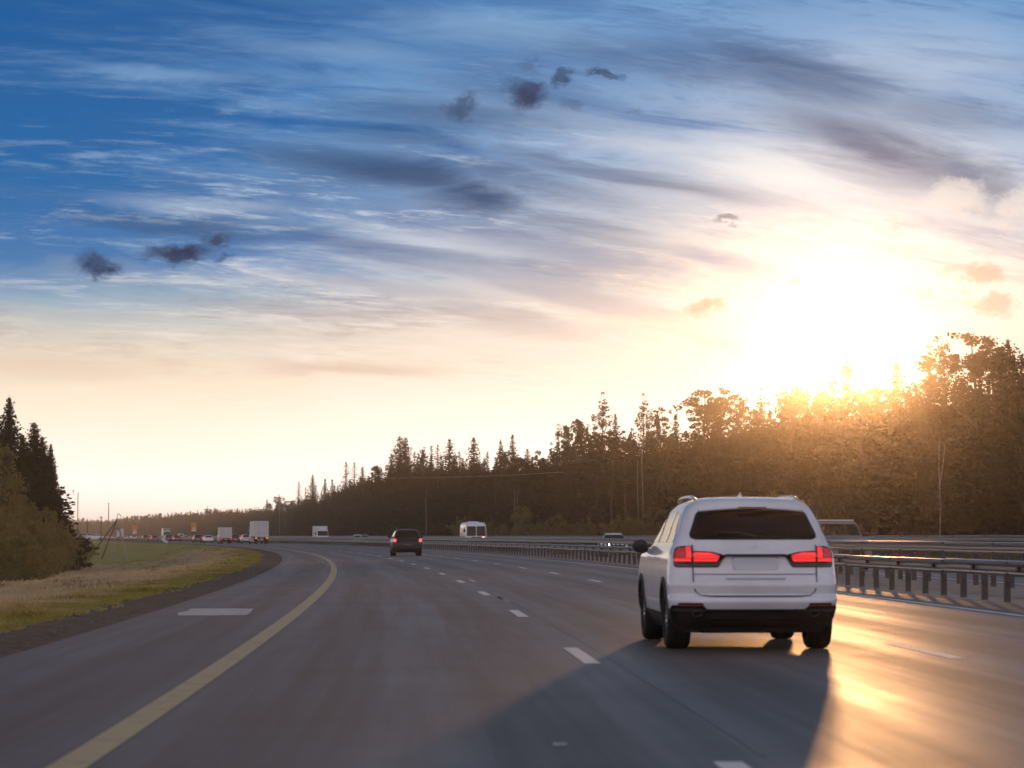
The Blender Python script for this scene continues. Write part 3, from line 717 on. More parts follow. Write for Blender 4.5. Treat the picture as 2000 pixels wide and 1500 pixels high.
        mm.add(vs, [(i * 12 + k, i * 12 + (k + 1) % 12, (i + 1) * 12 + (k + 1) % 12, (i + 1) * 12 + k) for i in range(N) for k in range(12)] + [tuple(range(11, -1, -1)), tuple(range(N * 12, N * 12 + 12))])
        mm.box(min(hx - sg * .06, hx + sg * .1), max(hx - sg * .06, hx + sg * .1), .95, 1.02, 1.10, 1.13, .008)
        mi = mm.build('mirror', M['trim'], t, True)
    # black lower bumper rising at both corners
    s.patch('lower_bumper', 'rear', [(.225, -.78, .78), (.27, -.84, .84), (.36, -.91, .91), (.43, -.93, .93), (.468, -.935, .935)], M['trim'], t, .012, 24)
    for sg in (-1, 1):
        s.patch('bumper_corner', 'rear', [(.46, *sorted((sg * .54, sg * .938))), (.49, *sorted((sg * .57, sg * .94))), (.52, *sorted((sg * .60, sg * .925)))], M['trim'], t, .012, 8)
    df = MB()
    for zz in (.30, .36): s.stripe(df, 'rear', [(-.5, zz), (.5, zz)], .02, .02)
    df.build('diffuser', M['under'], t)
    # hatch gaps, dark strip over the number-plate recess
    gp = MB()
    s.stripe(gp, 'rear', [(-.70, 1.20), (-.702, .95), (-.70, .80), (-.68, .68), (-.62, .625), (-.5, .615), (.5, .615), (.62, .625), (.68, .68), (.70, .80), (.702, .95), (.70, 1.20)], .012, .011)
    s.stripe(gp, 'rear', [(-.69, .868), (.69, .868)], .008, .010); gp.build('hatch_gap', M['trim'], t)
    st_ = s.patch('hatch_strip', 'rear', [(1.076, -.36, .36), (1.084, -.36, .36), (1.092, -.34, .34)], M['trim'], t, .012, 12)
    s.patch('plate_panel', 'rear', rr(.915, 1.068, -.255, .255, -.27, .27, .02, 6), M['blue_white'], t, .004, 8)
    cr = MB(); s.stripe(cr, 'rear', [(-.34, .815), (.34, .815)], .022, .0035); cr.build('hatch_handle', M['silver_paint'], t)
    em = MB(); p = s.pt('rear', 0, 1.165, .002)
    em.add([(p.x + .036 * math.cos(6.2832 * k / 18), p.y - .006, p.z + .036 * math.sin(6.2832 * k / 18)) for k in range(18)] + [(p.x + .036 * math.cos(6.2832 * k / 18), p.y + .02, p.z + .036 * math.sin(6.2832 * k / 18)) for k in range(18)],
           [tuple(range(17, -1, -1))] + [(k, (k + 1) % 18, 18 + (k + 1) % 18, 18 + k) for k in range(18)])
    em.build('round_emblem', M['white_paint'], t)
    # antenna fin
    an = MB(); an.add([(-.03, -.95, 1.735), (.03, -.95, 1.735), (.025, -.72, 1.745), (-.025, -.72, 1.745), (-.005, -.93, 1.815), (.005, -.93, 1.815), (0, -.86, 1.80)],
                      [(0, 1, 5, 4), (1, 2, 6, 5), (2, 3, 6), (3, 0, 4, 6), (4, 5, 6)]); an.build('antenna', W, t, True)
    ub = MB(); ub.box(-.66, .66, -2.1, 2.2, .24, .95, .05); ub.box(-.60, .60, -1.55, -1.42, .22, .34, .02); ub.box(-.62, .30, -2.15, -1.85, .2, .3, .03); ub.build('underbody', M['under'], t)
    return t
suv = white_suv()
suv.location = (rd(33.1, 5.80).x, 33.1, 0); suv.rotation_euler = (0, 0, head(33.6))
# ---- other cars
def generic_car(name, label, cat, L, Wd, Hh, paint, kind='suv', face='rear', lit=True, open_glass=False, group=None, lod=0, lamp_round=False, glow=None):
    """kind: suv / sedan / van ; every shape is scaled from a template of level rows"""
    t = empty(name, (0, 0, 0), 0, label, cat, group); hw = Wd / 2; hs = Hh / 1.75
    T = {'suv': [(.24, .28, .34, .86), (.34, .10, .12, .94), (.50, .0, .02, .985), (.62, .0, .0, 1.0), (.68, .05, 0, 1.0), (.85, .09, .03, 1.0), (1.0, .12, .15, .985), (1.08, .15, .6, .965), (1.14, .18, 1.15, .94), (1.2, .22, 1.35, .91),
                 (1.35, .31, 1.6, .86), (1.5, .40, 1.85, .80), (1.62, .50, 2.05, .73), (1.69, .6, 2.2, .66), (1.73, .8, 2.5, .55), (1.75, 1.3, 2.8, .35)],
         'mpv': [(.24, .28, .34, .86), (.34, .10, .12, .95), (.50, .0, .02, .99), (.62, .0, .0, 1.0), (.68, .05, 0, 1.0), (.85, .08, .03, 1.0), (.98, .12, .3, .985), (1.06, .16, .8, .96), (1.14, .19, 1.1, .93), (1.25, .24, 1.25, .90),
                 (1.4, .33, 1.45, .85), (1.55, .43, 1.75, .79), (1.65, .52, 2.0, .72), (1.71, .65, 2.2, .62), (1.74, .9, 2.5, .48), (1.75, 1.3, 2.8, .35)],
         'sedan': [(.22, .30, .34, .86), (.34, .10, .12, .95), (.52, .0, .02, .99), (.64, .0, .0, 1.0), (.72, .04, .02, 1.0), (.90, .07, .12, .99), (1.02, .12, .45, .97), (1.10, .30, 1.0, .95), (1.16, .62, 1.35, .92), (1.22, .80, 1.5, .89),
                 (1.38, 1.05, 1.8, .82), (1.54, 1.3, 2.05, .74), (1.66, 1.5, 2.3, .66), (1.72, 1.7, 2.6, .55), (1.75, 2.0, 2.8, .38)],
         'boxy': [(.34, .2, .2, .88), (.42, .06, .06, .97), (.55, .0, .02, 1.0), (.80, .02, .02, 1.0), (1.02, .04, .08, .99), (1.09, .05, .35, .975), (1.13, .06, 1.0, .96), (1.17, .07, 1.3, .945), (1.25, .09, 1.38, .925),
                 (1.45, .13, 1.58, .88), (1.60, .17, 1.78, .835), (1.67, .21, 1.9, .79), (1.72, .32, 2.1, .70), (1.745, .6, 2.4, .55), (1.75, .9, 2.6, .42)]}[kind]
    ls = L / 4.6
    s = Shell(L, [(z * hs, r * ls, f * ls, wv * hw) for z, r, f, wv in T], dr=.32, df=.45, nn=2.8 if kind != 'boxy' else 3.6)
    r = .33 if kind in ('sedan',) else .35; wy = (-L * .30, L * .31)
    bz, tz = 1.235 * hs, 1.60 * hs
    ws = rr(bz - (.03 if kind != 'sedan' else 0), tz, -hw * .80, hw * .80, -hw * .64, hw * .64, .07, 8)
    rws = rr(bz, tz, -hw * .76, hw * .76, -hw * .60, hw * .60, .07, 8)
    if kind == 'boxy': ws = rr(1.20 * hs, 1.61 * hs, -hw * .86, hw * .86, -hw * .74, hw * .74, .06, 8)
    cut = None
    if open_glass:
        def cut(c):
            if c.z < bz - .01 or c.z > tz: return False
            u = (c.z - bz) / (tz - bz)
            if c.y > L * .05 and abs(c.x) < hw * (.80 - .12 * u) : return True
            if abs(c.x) > hw * .72 and -L * .36 < c.y < L / 2 - s.ff(c.z) - .30: return True
            return c.y < -L * .38 and abs(c.x) < hw * .68
    nn = 44 if lod == 0 else 26
    s.body('body', paint, t, nz=nn if not open_glass else 80, wheels=[(y, r, r * 1.16) for y in wy], cut=cut, nc=9, ns=40 if lod == 0 else 22)
    gm = M['glass'] if not open_glass else M['clear']
    s.patch('rear_window', 'rear', rws, gm, t, .007, 10 if lod == 0 else 6)
    s.patch('windscreen', 'front', ws, gm, t, .007, 10 if lod == 0 else 6)
    for sg, kd in ((1, 'right'), (-1, 'left')):
        yr = -L / 2 + s.fr(bz) + .30 * ls; yf = L / 2 - s.ff(bz) - .22
        yrt = -L / 2 + s.fr(tz) + .30 * ls; yft = L / 2 - s.ff(tz) - .18
        m0 = (yr + yf) / 2
        s.patch('side_window', kd, rr(bz, tz, yr, m0 - .04, yrt, m0 - .04, .04, 5), gm if open_glass else M['side_glass'], t, .007, 6)
        s.patch('side_window', kd, rr(bz, tz, m0 + .04, yf, m0 + .04, max(yft, m0 + .3), .04, 5), gm if open_glass else M['side_glass'], t, .007, 6)
        for y in wy: wheel(t, sg * (hw - .13), y, r, .22, 5, 24 if lod == 0 else 14, lod)
        if lod == 0:
            for y in wy: arch(s, 'wheel_arch', kd, y, r, r * 1.08, r * 1.26, M['trim'] if kind != 'sedan' else paint, t, .012, n=18)
        mm = MB(); a = sorted((sg * (hw * .93), sg * (hw + .20))); y0 = yf - .02
        mm.box(a[0], a[1], y0 - .02, y0 + .10, bz - .07, bz + .10, .03); mm.build('mirror', M['trim'] if lod == 0 else paint, t, True)
        def sw(rows): return [(z, *sorted((sg * p, sg * q))) for z, p, q in rows]
        lm = M['lamp_red'] if lit else M['reflex']
        if glow: lm = M[glow]
        if lamp_round:
            s.patch('tail_lamp', 'rear', sw(rr(.90 * hs, 1.12 * hs, hw * .76, hw * .955, hw * .76, hw * .945, .085, 8)), lm, t, .012, 6)
        elif kind == 'sedan': s.patch('tail_lamp', 'rear', sw(rr(.84 * hs, .98 * hs, hw * .60, hw * .95, hw * .56, hw * .94, .04, 6)), lm, t, .012, 6)
        else: s.patch('tail_lamp', 'rear', sw(rr(.92 * hs, 1.16 * hs, hw * .70, hw * .95, hw * .74, hw * .93, .04, 6)), lm, t, .012, 6)
        s.patch('headlight', 'front', sw(rr(.72 * hs, .90 * hs, hw * .55, hw * .94, hw * .50, hw * .94, .05, 6)), M['lens'], t, .012, 6)
    s.patch('rear_bumper', 'rear', rr(.26 * hs, (.60 if lamp_round else .48) * hs, -hw * .9, hw * .9, -hw * .96, hw * .96, .04, 5), M['trim'], t, .012, 12)
    s.patch('number_plate', 'rear', rr(.66 * hs, .66 * hs + .11, -.26, .26, -.26, .26, .01, 3), M['plate'] if not lamp_round else M['grey_paint'], t, .018, 4)
    s.patch('grille', 'front', rr(.42 * hs, .78 * hs, -hw * .42, hw * .42, -hw * .5, hw * .5, .04, 5), M['trim'], t, .012, 10)
    if lod == 0:
        gp = MB(); s.stripe(gp, 'rear', [(-hw * .74, 1.18 * hs), (-hw * .74, .70 * hs), (-hw * .66, .645 * hs), (hw * .66, .645 * hs), (hw * .74, .70 * hs), (hw * .74, 1.18 * hs)], .012, .002); gp.build('hatch_gap', M['under'], t)
        for sg in (-1, 1):
            if kind == 'boxy': continue
            rl = MB(); rl.tube([(sg * hw * .60, -L * .30, Hh - .03), (sg * hw * .60, -L * .26, Hh + .02), (sg * hw * .58, L * .02, Hh + .03), (sg * hw * .56, L * .06, Hh - .02)], .016, 6); rl.build('roof_rail', M['trim'] if lamp_round else M['chrome'], t, True)
    ub = MB(); ub.box(-hw * .72, hw * .72, -L * .45, L * .45, .22, .8 * hs, .04); ub.build('underbody', M['under'], t)
    return t

van = generic_car('minivan', 'dark minivan ahead with two round red tail lamps, alone left of centre', 'car', 4.75, 1.95, 1.76, M['dark_paint'], 'mpv', lamp_round=True, glow='lamp_redhot')
put(van, 793, 181)

# clear glass for the one car we look into
m = bpy.data.materials.new('clear_glass'); m.use_nodes = True; q = NT(m.node_tree); m.node_tree.nodes.clear()
g_ = q.node('ShaderNodeBsdfGlossy'); g_.inputs['Roughness'].default_value = .05; tr_ = q.node('ShaderNodeBsdfTransparent'); tr_.inputs[0].default_value = (.34, .33, .30, 1)
fr_ = q.node('ShaderNodeFresnel'); fr_.inputs[0].default_value = 1.55; mx = q.node('ShaderNodeMixShader'); mx.inputs[0].default_value = .06; q.put(mx.inputs[1], tr_.outputs[0]); q.put(mx.inputs[2], g_.outputs[0])
ou = q.node('ShaderNodeOutputMaterial'); q.put(ou.inputs[0], mx.outputs[0]); M['clear'] = m
op = generic_car('oncoming_offroader', 'boxy dark oncoming off-roader with pale roof, seen over the guardrail right of the white car', 'car', 4.7, 1.88, 1.93, M['stone_paint'], 'boxy', open_glass=True, lit=False)
put(op, 1632, 107, opp=True, yaw=R(2))
hs_ = 1.93 / 1.75
rf = MB(); rf.box(-.66, .66, -2.02, .30, 1.895, 1.945, .02); rf.build('roof_panel', M['white_paint'], op, True)
for x, y in ((-.40, .10), (.40, .10), (-.40, -.95), (.40, -.95)):
    b = MB(); b.box(x - .25, x + .25, y - .25, y + .25, .55, .80, .05); b.box(x - .25, x + .25, y - .36, y - .22, .75, 1.36, .06); b.box(x - .13, x + .13, y - .35, y - .25, 1.36, 1.60, .04); b.build('seat', M['seat'], op)
b = MB(); b.lathe_x([(-.012, .17), (.012, .17), (.012, .19), (-.012, .19), (-.012, .17)], 0, 0, 0, 20); sw_ = b.build('steering_wheel', M['trim'], op); sw_.location = (.40, .58, 1.16); sw_.rotation_euler = (0, 0, R(90))
b = MB(); b.box(-.80, .80, .62, 1.05, .80, 1.12, .05); b.build('dashboard', M['trim'], op)

def person(label, cat='person', scale=1.0, shirt='shirt'):
    """seated driver, arms forward: one skinned surface"""
    pts = {'pelvis': ((0, 0, .10), .15), 'belly': ((0, .0, .28), .15), 'chest': ((0, .02, .48), .17), 'neckb': ((0, .03, .62), .075), 'neck': ((0, .04, .68), .055), 'head': ((0, .05, .77), .085), 'crown': ((0, .05, .86), .075)}
    for s_, n_ in ((-1, 'l'), (1, 'r')):
        pts['sh' + n_] = ((s_ * .19, .02, .55), .075); pts['el' + n_] = ((s_ * .26, .20, .34), .05); pts['wr' + n_] = ((s_ * .17, .42, .44), .032); pts['ha' + n_] = ((s_ * .155, .50, .48), .036)
        pts['hip' + n_] = ((s_ * .10, .05, .08), .10); pts['kn' + n_] = ((s_ * .16, .46, .14), .07); pts['an' + n_] = ((s_ * .15, .58, -.25), .045); pts['ft' + n_] = ((s_ * .15, .72, -.30), .04)
    ed = [('pelvis', 'belly'), ('belly', 'chest'), ('chest', 'neckb'), ('neckb', 'neck'), ('neck', 'head'), ('head', 'crown')]
    for n_ in 'lr': ed += [('chest', 'sh' + n_), ('sh' + n_, 'el' + n_), ('el' + n_, 'wr' + n_), ('wr' + n_, 'ha' + n_), ('pelvis', 'hip' + n_), ('hip' + n_, 'kn' + n_), ('kn' + n_, 'an' + n_), ('an' + n_, 'ft' + n_)]
    ks = list(pts); me = bpy.data.meshes.new('person'); me.from_pydata([pts[k][0] for k in ks], [(ks.index(a), ks.index(b)) for a, b in ed], [])
    me.materials.append(M[shirt]); o = link('person', me); md = o.modifiers.new('skin', 'SKIN')
    for i, k in enumerate(ks): me.skin_vertices[0].data[i].radius = (pts[k][1], pts[k][1])
    me.skin_vertices[0].data[0].use_root = True; md.use_smooth_shade = True
    sb = o.modifiers.new('sub', 'SUBSURF'); sb.levels = 2; sb.render_levels = 2
    tag(o, label, cat)
    hb = MB(); hb.lathe_x([(-.082, .02), (-.075, .07), (-.03, .115), (.03, .115), (.075, .07), (.082, .02)], 0, .055, .79, 14)
    hm = hb.build('head_surface', M['skin'], o, True)
    hr = MB(); hr.lathe_x([(-.088, .01), (-.08, .075), (-.03, .122), (.03, .122), (.08, .075), (.088, .01)], 0, .035, .812, 14); hr.build('hair', M['seat'], o, True)
    return o
def seat_in(car, lx, ly, lz, label, shirt='shirt'):
    p = person(label, shirt=shirt); rz = car.rotation_euler.z; c_, s_ = math.cos(rz), math.sin(rz)
    p.location = (car.location.x + lx * c_ - ly * s_, car.location.y + lx * s_ + ly * c_, lz); p.rotation_euler = (0, 0, rz)
seat_in(op, .40, .05, .83, 'driver behind the windscreen of the boxy off-roader, hands on the wheel')

s1 = generic_car('oncoming_saloon', 'pale oncoming car over the guardrail, left of the white car door mirror', 'car', 4.5, 1.78, 1.52, M['white_paint'], 'sedan', lit=False)
put(s1, 1199, 193, opp=True)
hb = MB()
hb.lathe_x([(-.045, .001), (-.035, .07), (.035, .07), (.045, .001)], 0, 0, 0, 12); hh = hb.build('lit_headlight', M['lamp_white'], s1, True); hh.location = (.66, 2.14, .70)
for k, (xp, Y, pm) in enumerate(((698, 428, 'white_paint'), (711, 436, 'silver_paint'))):
    c = generic_car('oncoming_saloon', ['low white oncoming car, left one of two close together left of the minivan', 'silver oncoming car, right one of two close together left of the minivan'][k], 'car', 4.4, 1.74, 1.54, M[pm], 'sedan', lit=False, lod=1)
    put(c, xp, Y, opp=True, yaw=R(-6))

# ---- small bus
def bus():
    t = empty('bus', (0, 0, 0), 0, 'small white oncoming bus with big split windscreen, right of the minivan', 'bus')
    s = Shell(7.0, [(.42, .12, .14, 1.12), (.55, .03, .03, 1.19), (.8, 0, 0, 1.2), (1.4, 0, 0, 1.22), (1.5, .02, .02, 1.22), (2.3, .06, .12, 1.18), (2.6, .12, .20, 1.13), (2.78, .22, .34, 1.02), (2.87, .4, .6, .82), (2.90, .8, 1.1, .5)], dr=.30, df=.34, nn=3.4)
    wy = (-1.9, 1.9)
    s.body('body', M['white_paint'], t, nz=50, wheels=[(y, .46, .56) for y in wy])
    for sg in (-1, 1):
        ws = s.patch('windscreen', 'front', [(z, *sorted((sg * a, sg * c))) for z, a, c in rr(1.32, 2.42, .04, 1.10, .04, 1.03, .12, 10)], M['glass'], t, .012, 8)
        wp = MB(); wp.tube([s.pt('front', sg * .15, 1.36, .03), s.pt('front', sg * .62, 1.95, .04)], .022, 5); wp.build('wiper', M['trim'], ws)
        kd = 'right' if sg > 0 else 'left'
        for k in range(6):
            y0 = -3.0 + k * .92; s.patch('side_window', kd, rr(1.42, 2.28, y0, y0 + .78, y0, y0 + .78, .07, 6), M['side_glass'], t, .010, 4)
        for y in wy: wheel(t, sg * 1.03, y, .45, .27, 5, 20)
        s.patch('headlight', 'front', [(z, *sorted((sg * a, sg * c))) for z, a, c in rr(.86, 1.06, .72, .94, .72, .94, .09, 8)], M['lamp_warm'] if sg > 0 and False else M['lens'], t, .02, 5)
        mm = MB(); mm.tube([(sg * 1.1, 3.3, 2.4), (sg * 1.36, 3.5, 2.3), (sg * 1.38, 3.5, 2.1)], .02, 5); a = sorted((sg * 1.28, sg * 1.48)); mm.box(a[0], a[1], 3.46, 3.54, 1.72, 2.12, .03); mm.build('mirror', M['trim'], t)
    hl = MB(); hl.lathe_x([(-.05, .001), (-.04, .10), (.04, .10), (.05, .001)], 0, 0, 0, 12); h_ = hl.build('lit_headlight', M['lamp_warm'], t, True); h_.location = (-.82, 3.46, 1.12)
    s.patch('bumper', 'front', rr(.46, .72, -1.12, 1.12, -1.14, 1.14, .05, 5), M['trim'], t, .03, 12)
    s.patch('grille', 'front', rr(.95, 1.22, -.55, .55, -.55, .55, .04, 5), M['trim'], t, .015, 10)
    hv = MB(); hv.box(-.55, .55, -.8, .9, 2.86, 2.99, .05); hv.box(-.4, .4, 1.4, 2.0, 2.84, 2.94, .04); hv.build('roof_hatch', M['white_paint'], t, True)
    s.patch('rear_window', 'rear', rr(1.5, 2.3, -.8, .8, -.75, .75, .1, 6), M['glass'], t, .01, 8)
    ub = MB(); ub.box(-.9, .9, -3.2, 3.2, .35, 1.2, .05); ub.build('underbody', M['under'], t)
    sb = MB(); sb.stripe if False else None
    st = MB()
    for kd in ('left', 'right'): s.stripe(st, kd, [(-3.2, 1.1), (3.1, 1.1)], .10, .008)
    st.build('side_stripe', M['blue_white'], t)
    return t
bs = bus(); put(bs, 924, 316, opp=True, yaw=R(-1))

# ---- lorries seen from behind and box vans oncoming
def lorry(name, label, Wd, Hh, L, bed, dark=False, seams=1, lamps='lamp_red', group=None, cat='lorry', front=False, cabmat='white_paint', deflector=None, boxm='box_white'):
    t = empty(name, (0, 0, 0), 0, label, cat, group); hw = Wd / 2
    b = MB(); b.box(-hw, hw, -L / 2, L / 2 - 2.0, bed, Hh, .03); bx = b.build('cargo_box', M[boxm], t)
    for sg in (-1, 1):                       # rear doors
        d = MB(); a = sorted((sg * .015, sg * (hw - .05))); d.box(a[0], a[1], -L / 2 - .035, -L / 2 - .003, bed + .06, Hh - .06, .008); dr_ = d.build('rear_door', M[boxm], t)
        r_ = MB()
        for xx in (.32, .62): r_.tube([(sg * hw * xx, -L / 2 - .06, bed + .10), (sg * hw * xx, -L / 2 - .06, Hh - .10)], .016, 5)
        r_.build('lock_bar', M['silver_paint'], dr_)
        h_ = MB()
        for zz in (.15, .5, .85): z = bed + (Hh - bed) * zz; a = sorted((sg * (hw - .10), sg * (hw + .005))); h_.box(a[0], a[1], -L / 2 - .055, -L / 2 - .036, z - .03, z + .03)
        h_.build('hinge', M['box_line'], dr_)
    f = MB()
    for sg in (-1, 1): a = sorted((sg * (hw - .04), sg * (hw + .006))); f.box(a[0], a[1], -L / 2 - .045, -L / 2 + .05, bed - .02, Hh + .01)
    f.box(-hw, hw, -L / 2 - .045, -L / 2 + .05, Hh - .05, Hh + .012); f.box(-hw, hw, -L / 2 - .045, -L / 2 + .05, bed - .10, bed + .05)
    f.build('door_frame', M['box_white'] if not dark else M['silver_paint'], t)
    ch = MB(); ch.box(-hw * .92, hw * .92, -L / 2 + .05, -L / 2 + .2, bed - .45, bed - .1, .02); ch.box(-.40, .40, -L / 2 + .1, L / 2 - .4, bed - .42, bed - .02); ch.box(-hw * .9, hw * .9, -L / 2 + .03, -L / 2 + .12, .42, .56, .01)
    ch.build('chassis', M['under'], t)
    wr = .36 if Hh < 3.2 else .48
    for sg in (-1, 1):
        for y in (-L / 2 + 1.3, L / 2 - .95):
            wheel(t, sg * (hw - .18), y, wr, .24, 5, 18, 1)
            if y < 0: wheel(t, sg * (hw - .46), y, wr, .22, 5, 18, 1)
        l = MB(); a = sorted((sg * hw * .62, sg * hw * .90)); l.box(a[0], a[1], -L / 2 - .01, -L / 2 + .05, bed - .36, bed - .20, .01); l.build('tail_lamp', M[lamps], t)
        mf = MB(); a = sorted((sg * (hw - .48), sg * (hw - .04))); mf.box(a[0], a[1], -L / 2 + .48, -L / 2 + .52, .25, bed - .3, .01); mf.build('mudflap', M['trim'], t)
        mm = MB(); a = sorted((sg * hw, sg * (hw + .22))); mm.box(a[0], a[1], L / 2 - .62, L / 2 - .54, 1.45, 1.95, .03); mm.build('mirror', M['trim'], t)
    np_ = MB(); np_.box(-.26, .26, -L / 2 - .012, -L / 2 + .01, bed - .35, bed - .23); np_.build('number_plate', M['plate'], t)
    ct = min(Hh * .82, bed + 1.75)
    s = Shell(L, [(.40, L - 2.0, .10, hw * .88), (.6, L - 1.95, .0, hw * .94), (1.1, L - 1.95, .02, hw * .94), (1.3, L - 1.95, .10, hw * .94), (ct - .35, L - 1.95, .42, hw * .90), (ct - .08, L - 1.9, .62, hw * .82), (ct, L - 1.8, .9, hw * .6)], dr=.08, df=.3, nn=3.2)
    s.body('cab', M[cabmat], t, nz=18, nc=6, ns=10)
    s.patch('windscreen', 'front', rr(1.35, ct - .28, -hw * .86, hw * .86, -hw * .80, hw * .80, .08, 6), M['glass'], t, .012, 8)
    for kd in ('left', 'right'): s.patch('side_window', kd, rr(1.38, ct - .30, L / 2 - 1.6, L / 2 - .75, L / 2 - 1.6, L / 2 - .95, .06, 5), M['side_glass'], t, .01, 4)
    for sg in (-1, 1): s.patch('headlight', 'front', [(z, *sorted((sg * a, sg * c))) for z, a, c in rr(.75, .95, hw * .58, hw * .88, hw * .58, hw * .88, .04, 4)], M['lens'], t, .015, 4)
    s.patch('grille', 'front', rr(.55, 1.12, -hw * .5, hw * .5, -hw * .5, hw * .5, .04, 4), M['trim'], t, .012, 6)
    if deflector:
        d = MB(); y0 = L / 2 - 2.0
        d.add([(-hw * .8, y0, ct - .02), (hw * .8, y0, ct - .02), (hw * .72, y0 + 1.1, ct + .02), (-hw * .72, y0 + 1.1, ct + .02), (-hw * .8, y0, Hh - .15), (hw * .8, y0, Hh - .15), (hw * .7, y0 + .35, Hh - .25), (-hw * .7, y0 + .35, Hh - .25)],
              [(0, 1, 5, 4), (1, 2, 6, 5), (2, 3, 7, 6), (3, 0, 4, 7), (4, 5, 6, 7), (0, 3, 2, 1)]); d.build('wind_deflector', M[deflector], t)
    if front is False and dark is False and seams > 1:
        pass
    return t
put(lorry('lorry', 'big grey-white box lorry ahead with dark chassis, rightmost of the two lorries', 2.32, 3.75, 8.5, 1.25, lamps='amber'), 505.5, 449, yaw=R(1.5))
put(lorry('lorry', 'smaller white box lorry ahead with two lit red tail lamps, beside the white hatchback', 2.02, 2.8, 6.0, 1.02), 439, 470, yaw=R(1))
put(lorry('lorry', 'oncoming white box lorry alone against the forest left of the minivan', 2.05, 2.95, 6.0, 1.0, front=True, deflector='white_paint'), 627, 452, opp=True)
put(lorry('lorry', 'oncoming lorry with a green roof fairing, left of the nearer orange sign', 2.3, 3.75, 8.0, 1.2, front=True, deflector='green', boxm='silver_paint'), 325.5, 850, opp=True)
put(lorry('lorry', 'white lorry far down the road under the leaning pole', 2.0, 3.6, 7.0, 1.2), 235.5, 860)

far = [ # label, x, Y, width, height, paint, kind, opposite
 ('dark red hatchback with lit brake lamps, half hidden by the smaller box lorry', 459, 505, 1.82, 1.65, 'red_paint', 'suv', 0),
 ('pale car squeezed against the left side of the big grey-white lorry', 481, 478, 1.8, 1.6, 'silver_paint', 'suv', 0),
 ('white saloon left of the smaller box lorry', 407.5, 512, 1.75, 1.45, 'white_paint', 'sedan', 0),
 ('dark off-roader left of the white saloon, right of the orange sign post', 386.5, 528, 1.78, 1.6, 'grey_paint', 'suv', 0),
 ('dark red car in the middle of the gap left of the dark off-roader', 347, 632, 1.72, 1.45, 'red_paint', 'sedan', 0),
 ('dark car just behind the raked pale end of the left guardrail', 329, 650, 1.75, 1.5, 'grey_paint', 'suv', 0),
 ('red-brown car with glowing roof right of the farther orange sign', 303, 700, 1.75, 1.5, 'red_paint', 'sedan', 0),
 ('dark car in the far queue, next one left of the red-brown car', 285, 725, 1.75, 1.5, 'grey_paint', 'suv', 0),
 ('pale car under the farther orange sign', 262.5, 800, 1.78, 1.6, 'silver_paint', 'suv', 0),
 ('white car right of the far white lorry', 245, 860, 1.75, 1.5, 'white_paint', 'sedan', 0),
 ('pale car at the far left end of the queue', 222.5, 905, 1.75, 1.6, 'silver_paint', 'suv', 0),
 ('white oncoming minibus behind the guardrail, just left of the nearer orange sign', 355, 800, 1.9, 2.0, 'white_paint', 'boxy', 1),
 ('low white oncoming car right behind the minibus', 364.5, 790, 1.7, 1.5, 'white_paint', 'sedan', 1),
 ('white oncoming car showing between the two box lorries', 466, 632, 1.75, 1.5, 'white_paint', 'sedan', 1),
 ('white oncoming car just left of the big lorry', 476.5, 620, 1.75, 1.55, 'white_paint', 'sedan', 1),
 ('farthest pale oncoming car above the red-brown one', 306, 930, 1.8, 1.6, 'silver_paint', 'suv', 1),
 ('bright oncoming car between the two orange signs', 293, 960, 1.8, 1.6, 'white_paint', 'suv', 1),
]
protos = {}
for lb, xp, Y, wd, hh, pm, kd, opp in far:
    key = (pm, kd)
    if key not in protos:
        c = generic_car('far_car', lb, 'car', 4.3, 1.78, 1.5 if kd == 'sedan' else 1.62 if kd == 'suv' else 2.0, M[pm], kd, lit=True, lod=1, group='cars in the distant traffic'); protos[key] = c
    else:
        c = copy_tree(protos[key]); c['label'] = lb
    c['group'] = 'cars in the distant traffic'
    put(c, xp, Y, bool(opp))
# two parked cars in the field on the left
for k, (xp, Y, yw) in enumerate(((161, 640, 70), (185, 620, 105))):
    c = copy_tree(protos[('white_paint', 'sedan')] if k else protos[('silver_paint', 'suv')]); c['label'] = ['small pale car standing in the field behind the left bushes', 'long pale car standing side-on in the field behind the left bushes'][k]
    c['group'] = 'cars in the distant traffic'; put(c, xp, Y, False, 0, R(yw)); c.location.z = gz(-12, Y) + .55

